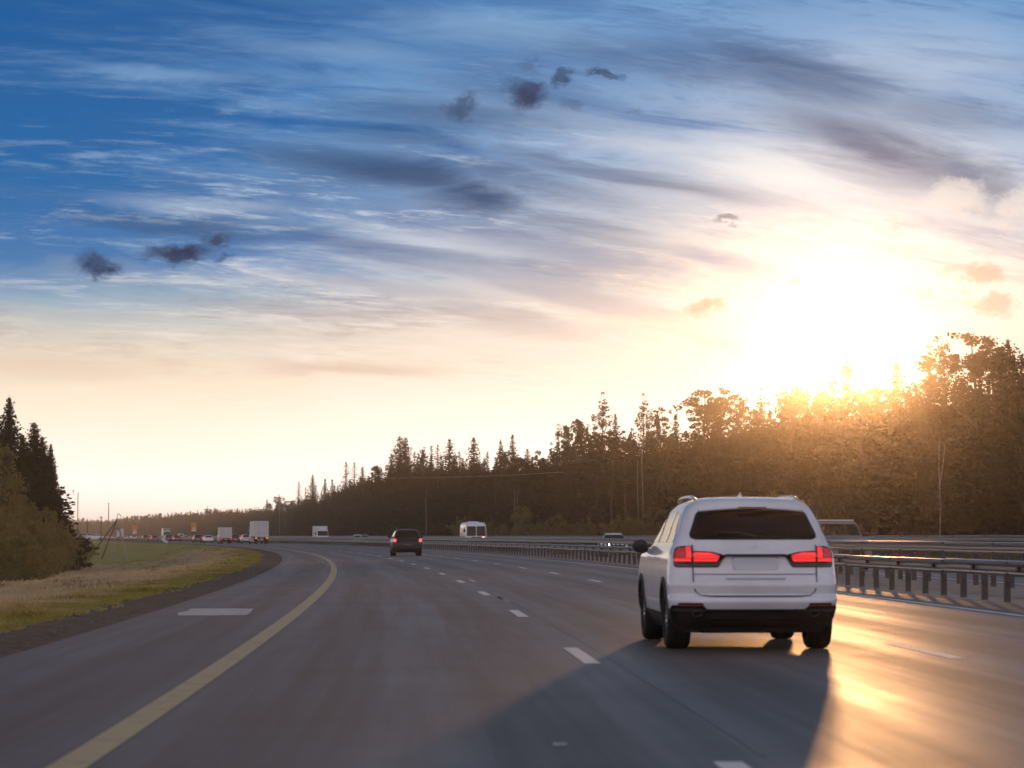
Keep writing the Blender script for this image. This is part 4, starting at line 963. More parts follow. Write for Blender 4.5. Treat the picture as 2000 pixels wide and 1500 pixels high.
# ---- orange sign boards
M['sign_orange'] = pbr('sign_orange', (.62, .27, .03), .55)
M['sign_white'] = pbr('sign_white', (.75, .73, .7), .5); M['sign_red'] = pbr('sign_red', (.5, .05, .03), .5); M['sign_grey'] = pbr('sign_grey', (.25, .24, .23), .6)
def sign(label, xp, Y, ytop, ybot, wpx):
    wd = wpx / F * Y; z1, z0 = Zt(ytop, Y), Zt(ybot, Y); x = X(xp, Y)
    t = empty('road_sign', (x, Y, 0), head(Y), label, 'road sign', 'orange road signs')
    b = MB(); b.box(-wd / 2, wd / 2, -.03, .03, z0, z1, .008); b.build('board', M['sign_orange'], t)
    s_ = wd * .34; zc = z0 + (z1 - z0) * .36
    for sc_, y_, mt, nm in ((1.0, -.036, 'sign_red', 'triangle_rim'), (.82, -.042, 'sign_white', 'triangle_face')):
        p = [(-s_ * sc_, zc - s_ * .62 * sc_), (s_ * sc_, zc - s_ * .62 * sc_), (0, zc + s_ * 1.15 * sc_)]
        mesh(nm, [(a, y_, c) for a, c in p] + [(a, y_ + .005, c) for a, c in p], [(0, 1, 2), (5, 4, 3), (0, 3, 4, 1), (1, 4, 5, 2), (2, 5, 3, 0)], M[mt], t)
    b = MB(); b.box(-s_ * .12, s_ * .12, -.046, -.043, zc - s_ * .2, zc + s_ * .5); b.box(-s_ * .1, s_ * .1, -.046, -.043, zc - s_ * .45, zc - s_ * .3); b.build('symbol', M['sign_grey'], t)
    b = MB(); b.box(-s_, s_, -.04, -.031, z0 + .06, zc - s_ * .70); b.build('plate', M['sign_white'], t)
    b = MB()
    for a in (-wd * .2, wd * .2): b.tube([(a, .05, -.1), (a, .05, z1 - .1)], .04, 6)
    b.build('post', M['post'], t)
sign('nearer orange sign board with a white triangle, above the dark off-roader', 379.5, 600, 1021, 1038, 11.6)
sign('farther hazy orange sign board with a white triangle, above the far queue', 264, 840, 1026, 1043, 10.5)

# ---- poles on the left
M['pole_dark'] = pbr('old_wood_pole', (.10, .075, .06), .85, var=(3, .3)); M['pole_pale'] = pbr('concrete_pole', (.30, .26, .22), .8, var=(2, .2))
def pole_line(name, label, xp, Y, ytop, rad, lean=0, mat='pole_dark', grp='poles in the hazy field', arm=.5, cat='pole', zb=None):
    zb = gz(-14, Y) if zb is None else zb; x = X(xp, Y); zt = Zt(ytop, Y)
    t = empty(name, (x, Y, zb), 0, label, cat, grp)
    b = MB(); b.tube([(0, 0, -.1), (lean * .5, 0, (zt - zb) / 2), (lean, 0, zt - zb)], [rad, rad * .85, rad * .7], 7); b.build('shaft', M[mat], t)
    if arm:
        b = MB(); b.box(lean - arm, lean + arm, -.06, .06, zt - zb - .45, zt - zb - .33, .01); b.build('crossarm', M[mat], t)
        b = MB()
        for a in (-.8, 0, .8): b.tube([(lean + a * arm, 0, zt - zb - .33), (lean + a * arm, 0, zt - zb - .15)], .05, 6)
        b.build('insulators', M['pole_pale'], t)
pole_line('pole', 'short dark pole in the field nearest the left bushes, lowest of the row', 139, 690, 1030, .14)
pole_line('pole', 'dark pole second from the left bushes', 152.5, 670, 1021, .16)
pole_line('pole', 'dark pole third from the left bushes, behind the parked cars', 172, 640, 1020, .17)
pole_line('pole', 'tall thin pole between the parked cars and the leaning pole', 198.5, 600, 1008, .13, arm=.3)
pole_line('mast', 'faint tall mast on the horizon right beside the left spruces', 153, 1450, 962, .3, arm=0, cat='mast', grp='masts on the horizon', zb=-2)
pole_line('mast', 'faint shorter mast on the horizon further right', 213, 1450, 982, .3, arm=.6, cat='mast', grp='masts on the horizon', zb=-2)
# A-frame power pole
Y = 385; zb = Zt(1090, Y); t = empty('power_pole', (X(250, Y), Y, zb), 0, 'leaning braced power pole in the field between the bushes and the road', 'power pole')
def P3(xp, yp, dy=0): return (X(xp, Y) - t.location.x, dy, Zt(yp, Y) - zb)
b = MB(); b.tube([P3(250, 1092), P3(229, 1013), P3(230, 1012)], [.13, .10, .09], 8); b.tube([P3(229, 1013), P3(231, 1003)], .05, 6); o_ = b.build('shaft', M['pole_pale'], t)
b = MB(); b.tube([P3(178, 1090, -1), P3(229, 1016)], [.10, .08], 8); b.build('brace', M['pole_dark'], t)
b = MB(); b.tube([P3(196, 1092, 2), P3(229, 1016)], [.10, .07], 8); b.build('brace', M['pole_dark'], t)
b = MB(); b.tube([P3(231, 1003), P3(236, 1006), P3(238, 1010)], .05, 6); b.box(*sorted((P3(222, 0)[0], P3(236, 0)[0])), -.06, .06, P3(0, 1034)[2], P3(0, 1031)[2]); b.build('crossarm', M['pole_dark'], t)
# the upright pale post under it
Y2 = 372; pole_line('post', 'pale upright post standing at the foot of the braced power pole', 224, Y2, 1030, .09, lean=.35, mat='pole_pale', grp=None, arm=.35, zb=Zt(1093, Y2))
# service line hanging in front of the forest
b = MB(); pts = []
for i in range(25):
    u = i / 24; Yw = 640 - 210 * u; pts.append((X(752 + 350 * u, Yw), Yw, Zt(934 - 12 * u + 3.0 * math.sin(math.pi * u), Yw)))
b.tube(pts, .03, 4); tag(b.build('cable', M['pole_pale']), 'thin pale cable hanging in front of the dark forest above the bus', 'cable')
# ------------------------------------------------------------------ vegetation
def mat_leaf(name, a, b_, tr=.35, trc=None):
    m = bpy.data.materials.new(name); m.use_nodes = True; nt = m.node_tree; nt.nodes.clear(); q = NT(nt)
    oi = q.node('ShaderNodeObjectInfo').outputs['Random']; pos = q.node('ShaderNodeNewGeometry').outputs['Position']; f, _ = q.noise(pos, .8, 4, .7)
    k = q.m('ADD', q.m('MULTIPLY', q.mr(f, .3, .7), .7), q.m('MULTIPLY', oi, .3)); c = q.mix(k, (*a, 1), (*b_, 1))
    d = q.node('ShaderNodeBsdfDiffuse'); q.put(d.inputs[0], c); t = q.node('ShaderNodeBsdfTranslucent'); q.put(t.inputs[0], q.mix(.5, c, (*(trc or b_), 1)))
    mx = q.node('ShaderNodeMixShader'); mx.inputs[0].default_value = tr; q.put(mx.inputs[1], d.outputs[0]); q.put(mx.inputs[2], t.outputs[0])
    o = q.node('ShaderNodeOutputMaterial'); q.put(o.inputs[0], mx.outputs[0]); return m
M['needle'] = mat_leaf('spruce_needles', (.014, .018, .007), (.034, .038, .014), .10, (.10, .09, .02))
M['pine_needle'] = mat_leaf('pine_needles', (.022, .026, .010), (.048, .048, .018), .15, (.09, .07, .02))
M['leaf'] = mat_leaf('birch_leaves', (.020, .024, .008), (.042, .044, .014), .12, (.14, .10, .02))
M['bush'] = mat_leaf('bush_leaves', (.13, .12, .045), (.27, .22, .085), .42, (.26, .20, .06))
M['bark'] = pbr('bark', (.075, .055, .04), .9, bump=(10, .6, .03)); M['pale_bark'] = pbr('pale_bark', (.05, .04, .032), .9); M['birch_bark'] = pbr('birch_bark', (.26, .23, .20), .8, var=(2.5, .55)); M['pine_bark'] = pbr('pine_bark', (.09, .05, .03), .9)
rng = np.random.default_rng(7)
def leafquads(c, size, flat=0.0, g=None):
    """random leaf quads (rhombi) at points c"""
    N = len(c); a = g.normal(size=(N, 3)); a /= np.linalg.norm(a, axis=1)[:, None]; b = g.normal(size=(N, 3)); 
    if flat > 0: a[:, 2] *= (1 - flat); b[:, 2] *= (1 - flat)
    a /= np.linalg.norm(a, axis=1)[:, None]; b -= (a * b).sum(1)[:, None] * a; b /= np.linalg.norm(b, axis=1)[:, None]
    s = (size * g.uniform(.6, 1.3, N))[:, None]
    return np.stack([c - a * s, c - b * s * .55, c + a * s, c + b * s * .55], 1).reshape(-1, 3)
def spruce_co(h, g, dense=1.0, R0=None, leaf=.26):
    R0 = R0 or h * .17; pts = []; sz = []; z = h * .06; top = h * .985
    while z < top:
        u = (z / h); r = R0 * (1 - u) ** .92 * g.uniform(.75, 1.2) + .05; nb = max(4, int((8 - 3 * u) * dense)); ph = g.uniform(0, 6.28)
        for k in range(nb):
            a = ph + 6.283 * k / nb + g.uniform(-.25, .25); rk = r * g.uniform(.65, 1.15); n_ = max(2, int(rk / .30 * dense) + 1)
            t = (np.arange(n_) + g.uniform(.1, .9, n_)) / n_
            up = .10 - .35 * (1 - u)
            x = np.cos(a) * t * rk; y = np.sin(a) * t * rk; zz = z + rk * (up * t - .10 * np.sin(t * 3) + .14 * t * t)
            w_ = .22 * t * rk * g.normal(size=n_)
            pts.append(np.stack([x - np.sin(a) * w_, y + np.cos(a) * w_, zz + g.normal(size=n_) * .05], 1)); sz.append(np.full(n_, leaf * (1.25 - .85 * u)))
        z += (.30 + .32 * (1 - u)) / dense * g.uniform(.8, 1.2)
    tip = np.linspace(h * .9, h * 1.0, 8); pts.append(np.stack([tip * 0, tip * 0, tip], 1)); sz.append(np.full(8, .07))
    c = np.concatenate(pts); s = np.concatenate(sz)
    return c, s
def spruce(h, g, dense=1.0, R0=None, leaf=.26):
    c, s = spruce_co(h, g, dense, R0, leaf); q1 = leafquads(c, s, .55, g)
    c2 = c + g.normal(size=c.shape) * .13; c2[:, 2] -= .08; q2 = leafquads(c2, s * .8, .2, g)
    return np.concatenate([q1, q2])
def clumps(cent, rad, n, leaf, g, flat=.75):
    """leaves filling ellipsoid clumps, denser towards the shell"""
    out = []
    for c, r in zip(cent, rad):
        v = g.normal(size=(n, 3)); v /= np.linalg.norm(v, axis=1)[:, None]; v *= (g.uniform(.15, 1, n) ** .5)[:, None] * r; v[:, 2] *= flat; out.append(c + v)
    c = np.concatenate(out); return leafquads(c, np.full(len(c), leaf), .1, g)
def limbs_mesh(name, segs, mat, n=5):
    b = MB()
    for pts, r in segs: b.tube(pts, r, n, False)
    return b
def make_variant(kind, i):
    g = np.random.default_rng(100 + i * 7 + hash_k[kind]); segs = []
    if kind == 'spruce':
        h = 20.0; q = spruce(h, g, 1.2, h * (.22 + .035 * (i % 3)), .36); segs = [([(0, 0, -.3), (.05, 0, h * .5), (0, 0, h * .98)], [.20, .12, .02])]; lm, bm = 'needle', 'bark'
    elif kind == 'dense_spruce':
        h = 20.0; q = spruce(h, g, 1.75, h * (.21 + .03 * (i % 3)), .34); segs = [([(0, 0, -.3), (.05, 0, h * .5), (0, 0, h * .98)], [.20, .12, .02])]; lm, bm = 'needle', 'bark'
    elif kind == 'thin_spruce':
        h = 20.0; q = spruce(h, g, 1.0, h * .15, .28); segs = [([(0, 0, -.3), (.05, 0, h * .5), (0, 0, h * .99)], [.17, .10, .02])]; lm, bm = 'needle', 'bark'
    elif kind == 'pine':
        h = 20.0; segs = [([(0, 0, -.3), (.25, .1, h * .35), (-.15, 0, h * .65), (.2, 0, h * .93)], [.24, .20, .14, .05])]; cs_, rs_ = [], []
        for k in range(26):
            z = h * g.uniform(.5, .98); a = g.uniform(0, 6.28); r = (1 - ((z / h - .74) / .34) ** 2) * 3.6 * g.uniform(.35, 1) + .3; e = Vector((math.cos(a) * r, math.sin(a) * r, min(h * .985, z + r * .18)))
            segs.append(([(0.05, 0, z - .5), (e.x * .5, e.y * .5, z - .2), tuple(e)], [.07, .05, .02]))
            for j in range(5): cs_.append(np.array(e) + g.normal(size=3) * (.55, .55, .35) - np.array((e.x, e.y, 0)) * .17 * j); rs_.append(g.uniform(.28, .75))
        cs_.append(np.array((.2, 0, h * .96))); rs_.append(.8)
        q = clumps(cs_, rs_, 36, .17, g, .62); lm, bm = 'pine_needle', 'pine_bark'
    elif kind in ('birch', 'tall_birch'):
        h = 20.0; segs = [([(0, 0, -.3), (.15, 0, h * .4), (-.1, .1, h * .75), (.05, 0, h * .98)], [.15, .11, .07, .02])]; cs_, rs_ = [], []
        N = 46 if kind == 'birch' else 30; wmax = 3.6 if kind == 'birch' else 1.9
        for k in range(N):
            z = h * (g.uniform(.28, .99) if kind == 'birch' else g.uniform(.5, 1.0)); a = g.uniform(0, 6.28); u = z / h; r = wmax * (1 - max(0, (u - .55) / .47) ** 1.7) * g.uniform(.3, 1) + .1
            e = np.array((math.cos(a) * r, math.sin(a) * r, z)); segs.append(([(0, 0, max(1, z - r * 1.1 - .6)), tuple(e * (.5, .5, 1) - (0, 0, .3)), tuple(e)], [.045, .03, .012]))
            for j in range(4): cs_.append(e * (1 - .12 * j, 1 - .12 * j, 1) + g.normal(size=3) * (.45, .45, .6)); rs_.append(g.uniform(.22, .75) * (1.15 - .55 * u))
        if kind == 'birch':
            for j in range(40): z = h * g.uniform(.12, .8); a = g.uniform(0, 6.28); r = g.uniform(.3, 2.6); cs_.append(np.array((math.cos(a) * r, math.sin(a) * r, z))); rs_.append(g.uniform(.5, 1.0))
        for j in range(14): cs_.append(np.array((g.normal() * .25, g.normal() * .25, h * g.uniform(.86, 1.0)))); rs_.append(g.uniform(.12, .3))
        q = clumps(cs_, rs_, 26 if kind == 'birch' else 17, .155 if kind == 'birch' else .13, g, 1.0); lm, bm = 'leaf', 'pale_bark'
    elif kind == 'leafy':
        h = 10.0; cs_, rs_ = [], []; segs = [([(0, 0, -.3), (.1, 0, 4), (-.1, 0, 9.4)], [.16, .12, .03])]
        for k in range(70):
            z = h * g.uniform(.08, .97); u = z / h; a = g.uniform(0, 6.28); r = 3.3 * (1 - max(0, (u - .25) / .76) ** 1.5) * g.uniform(.25, 1); e = np.array((math.cos(a) * r, math.sin(a) * r, z)); cs_.append(e); rs_.append(g.uniform(.35, .95))
            if k % 4 == 0: segs.append(([(0, 0, max(.3, z - r)), tuple(e)], [.05, .012]))
        q = clumps(cs_, rs_, 110, .12, g, .95); lm, bm = 'bush', 'bark'
    elif kind == 'bush':
        h = 4.0; cs_, rs_ = [], []
        for k in range(22):
            a = g.uniform(0, 6.28); r = g.uniform(0, 1.7); z = g.uniform(.3, 1) * (3.6 - r * .9); e = np.array((math.cos(a) * r, math.sin(a) * r, z)); cs_.append(e); rs_.append(g.uniform(.45, .85))
            segs.append(([(0, 0, -.1), tuple(e * .5), tuple(e)], [.04, .03, .01]))
        for k in range(26):
            a = g.uniform(0, 6.28); r = g.uniform(.3, 2.3); z = 3.9 - r * .75 + g.uniform(-.4, .9); cs_.append(np.array((math.cos(a) * r, math.sin(a) * r, max(.3, z)))); rs_.append(g.uniform(.16, .42))
        q = clumps(cs_, rs_, 55, .10, g, 1.25); lm, bm = 'bush', 'bark'
    fm = quads_mesh('crown', q, [M[lm]]); mb = limbs_mesh('trunk', segs, None)
    tm = bpy.data.meshes.new('trunk'); tm.from_pydata(mb.v, [], mb.f); tm.materials.append(M[bm]); tm.polygons.foreach_set('use_smooth', [True] * len(tm.polygons))
    return fm, tm, h
hash_k = {'spruce': 1, 'thin_spruce': 2, 'pine': 3, 'birch': 4, 'tall_birch': 5, 'bush': 6, 'dense_spruce': 7, 'leafy': 8}
VAR = {k: [make_variant(k, i) for i in range(n_)] for k, n_ in (('spruce', 5), ('thin_spruce', 3), ('pine', 4), ('birch', 5), ('tall_birch', 3), ('bush', 4), ('dense_spruce', 3), ('leafy', 3))}
NAMES = {'leafy': ('leafy_tree', 'tree'), 'dense_spruce': ('spruce_tree', 'spruce'), 'spruce': ('spruce_tree', 'spruce'), 'thin_spruce': ('spruce_tree', 'spruce'), 'pine': ('pine_tree', 'pine'), 'birch': ('birch_tree', 'birch'), 'tall_birch': ('birch_tree', 'birch'), 'bush': ('bush', 'bush')}
def tree(kind, x, y, z, h, label, group, wide=1.0, i=None, rz=None, leafmat=None):
    V_ = VAR[kind]; fm, tm, h0 = V_[random.randrange(len(V_)) if i is None else i % len(V_)]; nm, cat = NAMES[kind]
    s = h / h0; t = empty(nm, (x, y, z), random.uniform(0, 6.28) if rz is None else rz, label, cat, group); t.scale = (s * wide, s * wide, s)
    a = link('crown' if kind != 'bush' else 'foliage', fm, t); b = link('trunk' if kind != 'bush' else 'stems', tm, t)
    return t
random.seed(11)
def interp(x, tb):
    xs = [a[0] for a in tb]; ys = [a[1] for a in tb]; return float(np.interp(x, xs, ys))
FZ = [(100, 2500), (130, 2400), (250, 2100), (380, 1700), (500, 1300), (600, 950), (750, 700), (1000, 600), (1500, 400), (2000, 300), (2150, 280), (2500, 240)]
ENV = [(100, 1013), (130, 1013), (215, 1013), (240, 1009), (270, 1004), (330, 1001), (380, 997), (420, 993), (470, 992), (520, 988), (550, 978), (600, 967), (650, 950), (700, 925), (740, 915), (770, 893), (820, 890), (900, 890), (1000, 886), (1060, 890),
       (1090, 868), (1130, 846), (1180, 838), (1230, 862), (1260, 846), (1320, 838), (1370, 822), (1450, 806), (1520, 785), (1600, 768), (1700, 760), (1780, 757), (1800, 742), (1850, 735), (1900, 738), (2000, 722), (2100, 700), (2500, 640)]
TIPS = [ # x, y of the tip, kind, widening, label
 (522, 974, 'spruce', 1, 'small spruce tip at the left shoulder where the nearer forest begins'), (546, 964, 'pine', .8, 'ragged round-topped pine above the right edge of the big lorry'),
 (584, 938, 'thin_spruce', 1, 'thin gappy spruce, first tall tip left of the twin dark spruces'), (597, 951, 'thin_spruce', 1, 'short spruce between a gappy one and a tall dark one'),
 (611, 925, 'spruce', .8, 'tall dark pointed spruce above the oncoming white box lorry'), (635, 934, 'spruce', .9, 'blunt spruce, left of a pair right of the box lorry'), (649, 935, 'spruce', .9, 'blunt spruce, right of a pair right of the box lorry'),
 (676, 899, 'thin_spruce', 1.3, 'slender bare-sided spruce rising above the step in the forest'), (692, 901, 'thin_spruce', 1.1, 'slender spruce just right of the bare-sided one'), (708, 909, 'spruce', .9, 'rounded dark spruce before the wind-bent pine'),
 (733, 911, 'pine', .8, 'small wind-bent pine with a flat tuft'), (764, 884, 'spruce', .8, 'left shoulder spruce of the big twin-tipped clump above the minivan'), (781, 850, 'spruce', 1.25, 'broad spruce with twin tips straight above the minivan'),
 (792, 852, 'spruce', 1.1, 'second tip of the twin spruces above the minivan'), (810, 880, 'thin_spruce', 1, 'low spruce tip right of the twin spruces'), (826, 879, 'birch', .7, 'low leafy tip between the twin spruces and a round tuft'),
 (843, 867, 'thin_spruce', 1.2, 'little round tuft-topped spruce'), (855, 864, 'thin_spruce', 1.0, 'thin spruce beside the round tuft'), (878, 854, 'spruce', 1.0, 'pointed spruce left of the bus'), (897, 878, 'thin_spruce', 1, 'small tip just left above the bus'),
 (925, 852, 'spruce', 1.1, 'broad pointed spruce right above the bus'), (952, 880, 'thin_spruce', 1, 'low thin tip right of the spruce above the bus'), (978, 856, 'spruce', .75, 'narrow spruce, left of two together right of the bus'),
 (1001, 846, 'spruce', .8, 'taller narrow spruce, right of two together right of the bus'), (1030, 873, 'spruce', .9, 'plain short spruce between the narrow pair and a gappy tree'), (1053, 877, 'pine', .6, 'gappy see-through tree top left of the tall birches'),
 (1071, 886, 'thin_spruce', 1, 'last low tip before the leafy birches rise'), (1089, 843, 'tall_birch', .8, 'one-sided birch leaning out at the left end of the birches'), (1107, 834, 'birch', .9, 'leafy birch second from the left end of the birches'),
 (1128, 822, 'birch', 1, 'rounded leafy birch left of the tall open birch'), (1150, 848, 'birch', .9, 'lower birch filling the gap before the tall open one'), (1179, 784, 'tall_birch', 1.35, 'tall open birch with see-through crown above the others'),
 (1202, 806, 'spruce', .75, 'dark pointed spruce leaning on the tall open birch'), (1230, 848, 'birch', .9, 'low leafy birch in the dip left of the black door mirror'), (1258, 786, 'tall_birch', 1.1, 'wispy birch tip above the left flank of the white car'),
 (1284, 800, 'birch', 1, 'fuller birch just right of the wispy one'), (1320, 806, 'spruce', .9, 'short conical spruce above the left end of the white car roof'), (1376, 756, 'pine', 1.25, 'spreading flat-topped pine above the white car'),
 (1408, 770, 'pine', 1.0, 'right half-crown beside the spreading pine'), (1446, 778, 'birch', .9, 'birch above the roof fin of the white car'), (1486, 776, 'tall_birch', 1.1, 'open birch above the right part of the white car roof'),
 (1534, 766, 'birch', 1.1, 'leafy birch at the left edge of the sun glare'), (1562, 752, 'birch', 1.1, 'birch crown inside the left of the sun glare'), (1602, 760, 'birch', 1.1, 'birch crown in the brightest sun glare'),
 (1628, 742, 'tall_birch', 1, 'wispy birch burnt out by the sun'), (1657, 716, 'tall_birch', 1.2, 'tallest wispy birch in the sun glare'), (1708, 738, 'pine', .8, 'leaning pine tuft right of the sun glare'),
 (1752, 704, 'spruce', 1.05, 'symmetrical conical spruce right of the sun glare'), (1778, 752, 'birch', .9, 'low leafy crown right of the conical spruce'), (1816, 700, 'tall_birch', 1.3, 'open birch left of the great pine'),
 (1845, 673, 'tall_birch', 1.2, 'tall wispy birch beside the great pine'), (1905, 645, 'pine', 1.25, 'great open-crowned pine, highest tree on the right'), (1940, 650, 'pine', 1.0, 'second open pine crown right of the great pine'),
 (1971, 658, 'spruce', .9, 'dark spruce tip near the right edge of the photo'), (1997, 686, 'spruce', 1, 'spruce cut by the right edge of the photo')]
for x, yt, kd, wd, lb in TIPS:
    wd *= {'spruce': 1.4, 'thin_spruce': 1.45}.get(kd, 1)
    Y = interp(x, FZ) * random.uniform(.97, 1.02); zg = -.5
    tree(kd, X(x, Y), Y, zg, Zt(yt, Y) - zg, lb, 'trees of the forest skyline', wide=wd * random.uniform(.95, 1.05))
# the unremarkable front rows: alike trees that share a description per kind
x = 118.0
ZONES = [(240, 'at the hazy far left end'), (330, 'behind the far queue of cars'), (430, 'behind the nearer orange sign'), (540, 'behind the two box lorries'), (700, 'behind the oncoming box lorry'), (860, 'above the dark minivan'),
         (1000, 'above the bus'), (1130, 'between the bus and the tall birches'), (1290, 'left of the white car roof'), (1460, 'above the white car roof'), (1600, 'left of the sun glare'), (1760, 'in the sun glare'), (1900, 'right of the sun glare'), (9999, 'at the right edge')]
ZC = {}
def zone(kd, x):
    z = next(b for a, b in ZONES if x < a); ZC[(kd, z)] = ZC.get((kd, z), -1) + 1; return z, ordi(ZC[(kd, z)])
SH = {'spruce': 'dark spruce', 'thin_spruce': 'narrow dark spruce', 'pine': 'dark pine', 'birch': 'dark leafy tree'}
while x < 2080:
    Y = interp(x, FZ) * random.uniform(.95, 1.03); yt = interp(x, ENV) + random.uniform(-4, 9) * (1 if x > 600 else .35)
    mixk = random.random(); kd = ('spruce' if mixk < .62 else 'thin_spruce' if mixk < .7 else 'birch' if mixk < .93 else 'pine') if x < 1070 else ('birch' if mixk < .66 else 'spruce' if mixk < .9 else 'pine')
    tree(kd, X(x, Y), Y, -.5, Zt(yt, Y) + .5, '%s %s, %s one from the left' % (SH[kd], *zone(kd, x)), 'trees in the dark wall of forest', wide=random.uniform(1.1, 1.5))
    x += max(6.5, 5300 * 3.1 / Y * random.uniform(.6, 1.1))
# everything behind and between: one mass of wood
LOW = {}
def low(kind, i):
    g = np.random.default_rng(900 + i)
    if kind == 'c':
        c, s = spruce_co(20.0, g, .6, 4.6, .62); return leafquads(c, s, .35, g)
    cs_ = [np.array((g.normal() * 1.3, g.normal() * 1.3, g.uniform(3, 18.5))) for _ in range(26)]
    return clumps(cs_, g.uniform(1.0, 2.1, 26), 26, .45, g, .9)
lows = [low('c', i) for i in range(5)] + [low('d', i) for i in range(5)]
def forest_mass(name, label, n_, xr, yscale, hs, seed, kinds=(0, 10)):
    g = np.random.default_rng(seed); out = []; mi = []
    for _ in range(n_):
        x = g.uniform(*xr); Y = interp(x, FZ) * g.uniform(*yscale); hgt = (Zt(interp(x, ENV) - 2, interp(x, FZ)) + .5) * g.uniform(*hs)
        if x < 1070: k = int(g.integers(0, 7)) ; k = k if k < 5 else int(g.integers(5, 10))
        else: k = int(g.integers(2, 10))
        q = lows[k]; a = g.uniform(0, 6.28); s = hgt / 20; ca, sa = math.cos(a) * s * 1.25, math.sin(a) * s * 1.25
        P = np.empty_like(q); P[:, 0] = q[:, 0] * ca - q[:, 1] * sa + X(x, Y); P[:, 1] = q[:, 0] * sa + q[:, 1] * ca + Y; P[:, 2] = q[:, 2] * s - .5; out.append(P); mi.append(np.full(len(q) // 4, 0 if k < 5 else 1))
    me = quads_mesh(name, np.concatenate(out), [M['needle'], M['leaf']], np.concatenate(mi)); o = link(name, me); return tag(o, label, 'forest', kind='stuff')
forest_mass('forest', 'dense dark mass of mixed forest behind the front trees on the right', 620, (1020, 2450), (1.0, 1.14), (.72, .98), 21)
forest_mass('forest', 'dense dark mass of spruce forest behind the front trees further left', 760, (420, 1080), (1.0, 1.14), (.72, .98), 22)
forest_mass('forest', 'hazy far strip of forest along the horizon on the left', 560, (60, 520), (1.0, 1.12), (.8, 1.0), 23)
# white birch stems that show in the dark
for x, y0_, y1_, lb in ((832, 950, 1044, 'thin pale bare birch stem in the forest above and right of the minivan'), (1005, 955, 1020, 'forked pale stem in the forest right of the bus'), (1245, 900, 1006, 'thin broken-white birch stem left of a stronger one, above the black door mirror'),
                    (1254, 850, 1012, 'bright white birch stem in the forest left of the white car roof'), (1834, 855, 925, 'faint pale leaning stem in the dark forest at the right'), (546, 975, 1046, 'pale bare stem by the roadside behind the big lorry')):
    Y = interp(x, FZ) * .93; t = empty('birch_tree', (X(x, Y), Y, -.5), 0, lb, 'birch', 'pale birch stems'); b = MB(); hz_ = Zt(y0_, Y) + .5
    b.tube([(0, 0, -.1), (.12, 0, hz_ * .4), (-.05, 0, hz_ * .75), (.1, 0, hz_)], [.09, .08, .06, .03], 7)
    if x in (1005, 1834): b.tube([(.0, 0, hz_ * .55), (.5, 0, hz_ * .8), (.8, .1, hz_ * 1.0)], [.07, .05, .02], 6)
    b.build('trunk', M['birch_bark'], t, True)
    g = np.random.default_rng(int(x)); cs_ = [np.array((g.normal() * .7, g.normal() * .7, hz_ * g.uniform(.80, 1.05))) for _ in range(7)]
    o = link('crown', quads_mesh('crown', clumps(cs_, [.5] * 7, 26, .12, g), [M['leaf']]), t)
# bushes along the forest foot
random.seed(5)
bl_ = {0: 'olive bush at the foot of the forest', }
xb = 900.0
while xb < 1560:
    Y = interp(xb, FZ) * .88; h = random.uniform(3.0, 6.5)
    tree('bush', X(xb, Y), Y, -.5, h, 'olive bush low down %s, %s from the left' % zone('bush', xb), 'bushes at the foot of the forest', wide=random.uniform(.9, 1.3)); xb += random.uniform(12, 26)
tree('birch', X(985, 540), 540, -.5, Zt(975, 540) + .5, 'small pale-leaved young tree in front of the forest right of the bus', None, .9)
# ---- left side
L3 = 300
for x, yt, kd, wd, lb, Y in ((17, 772, 'dense_spruce', .95, 'tallest dark spruce at the left edge of the photo', 298), (-22, 760, 'dense_spruce', 1, 'spruce mostly cut off by the left edge of the photo', 290), (66, 822, 'dense_spruce', 1.15, 'broad dark spruce in the middle of the left group', 306),
                             (44, 846, 'dense_spruce', 1.1, 'thin spruce tip between the two big left spruces', 312), (99, 864, 'dense_spruce', .72, 'rightmost left spruce with ragged branches against the sky', 310), (82, 850, 'dense_spruce', 1.2, 'thin spruce tucked behind the rightmost ones on the left', 318)):
    zg = gz(-25, Y); tree(kd, X(x, Y), Y, zg, Zt(yt, Y) - zg, lb, 'spruces at the left edge', wide=wd * 1.25, i={17: 0, 66: 2, 99: 3}.get(x))
for k, (x, yt, Y, wd, lb) in enumerate(((4, 872, 255, 1.1, 'olive-brown leafy tree at the left edge below the tallest spruce'), (42, 965, 262, 1.2, 'lower olive-brown leafy tree in front of the broad spruce'), (-30, 860, 250, 1.2, 'leafy tree mostly cut off by the left edge'))):
    zg = gz(-25, Y); tree('leafy', X(x, Y), Y, zg, Zt(yt, Y) - zg, lb, 'leafy trees at the left edge', wide=wd * .9)
g = np.random.default_rng(3)
bspots = [(-30, 1010, 175), (8, 1085, 176), (30, 1060, 190), (-8, 1030, 200), (52, 1050, 205), (40, 1020, 225), (75, 1035, 225), (70, 1060, 235), (95, 1040, 250), (100, 1018, 275), (112, 1040, 265), (124, 1036, 285), (132, 1046, 300), (120, 1026, 320), (146, 1046, 315), (156, 1052, 330), (166, 1060, 338), (14, 1012, 230), (60, 1003, 255), (84, 1010, 270), (22, 1108, 172), (46, 1092, 190), (88, 1070, 226)]
for k, (x, yt, Y) in enumerate(bspots):
    zg = gz(-25, Y); h = max(1.2, Zt(yt, Y) - zg)
    lb = 'olive-brown bush in the left hedge, %s counting from the left edge' % ordi(sorted(b_[0] for b_ in bspots).index(x))
    if k == 20: lb = 'low green-yellow bush nearest the camera at the left edge'
    if k == 16: lb = 'last small bush at the right end of the left hedge'
    tree('bush', X(x, Y), Y, zg, h, lb, 'bushes along the left verge', wide=min(1.6, max(.75, 3.6 / h)) )
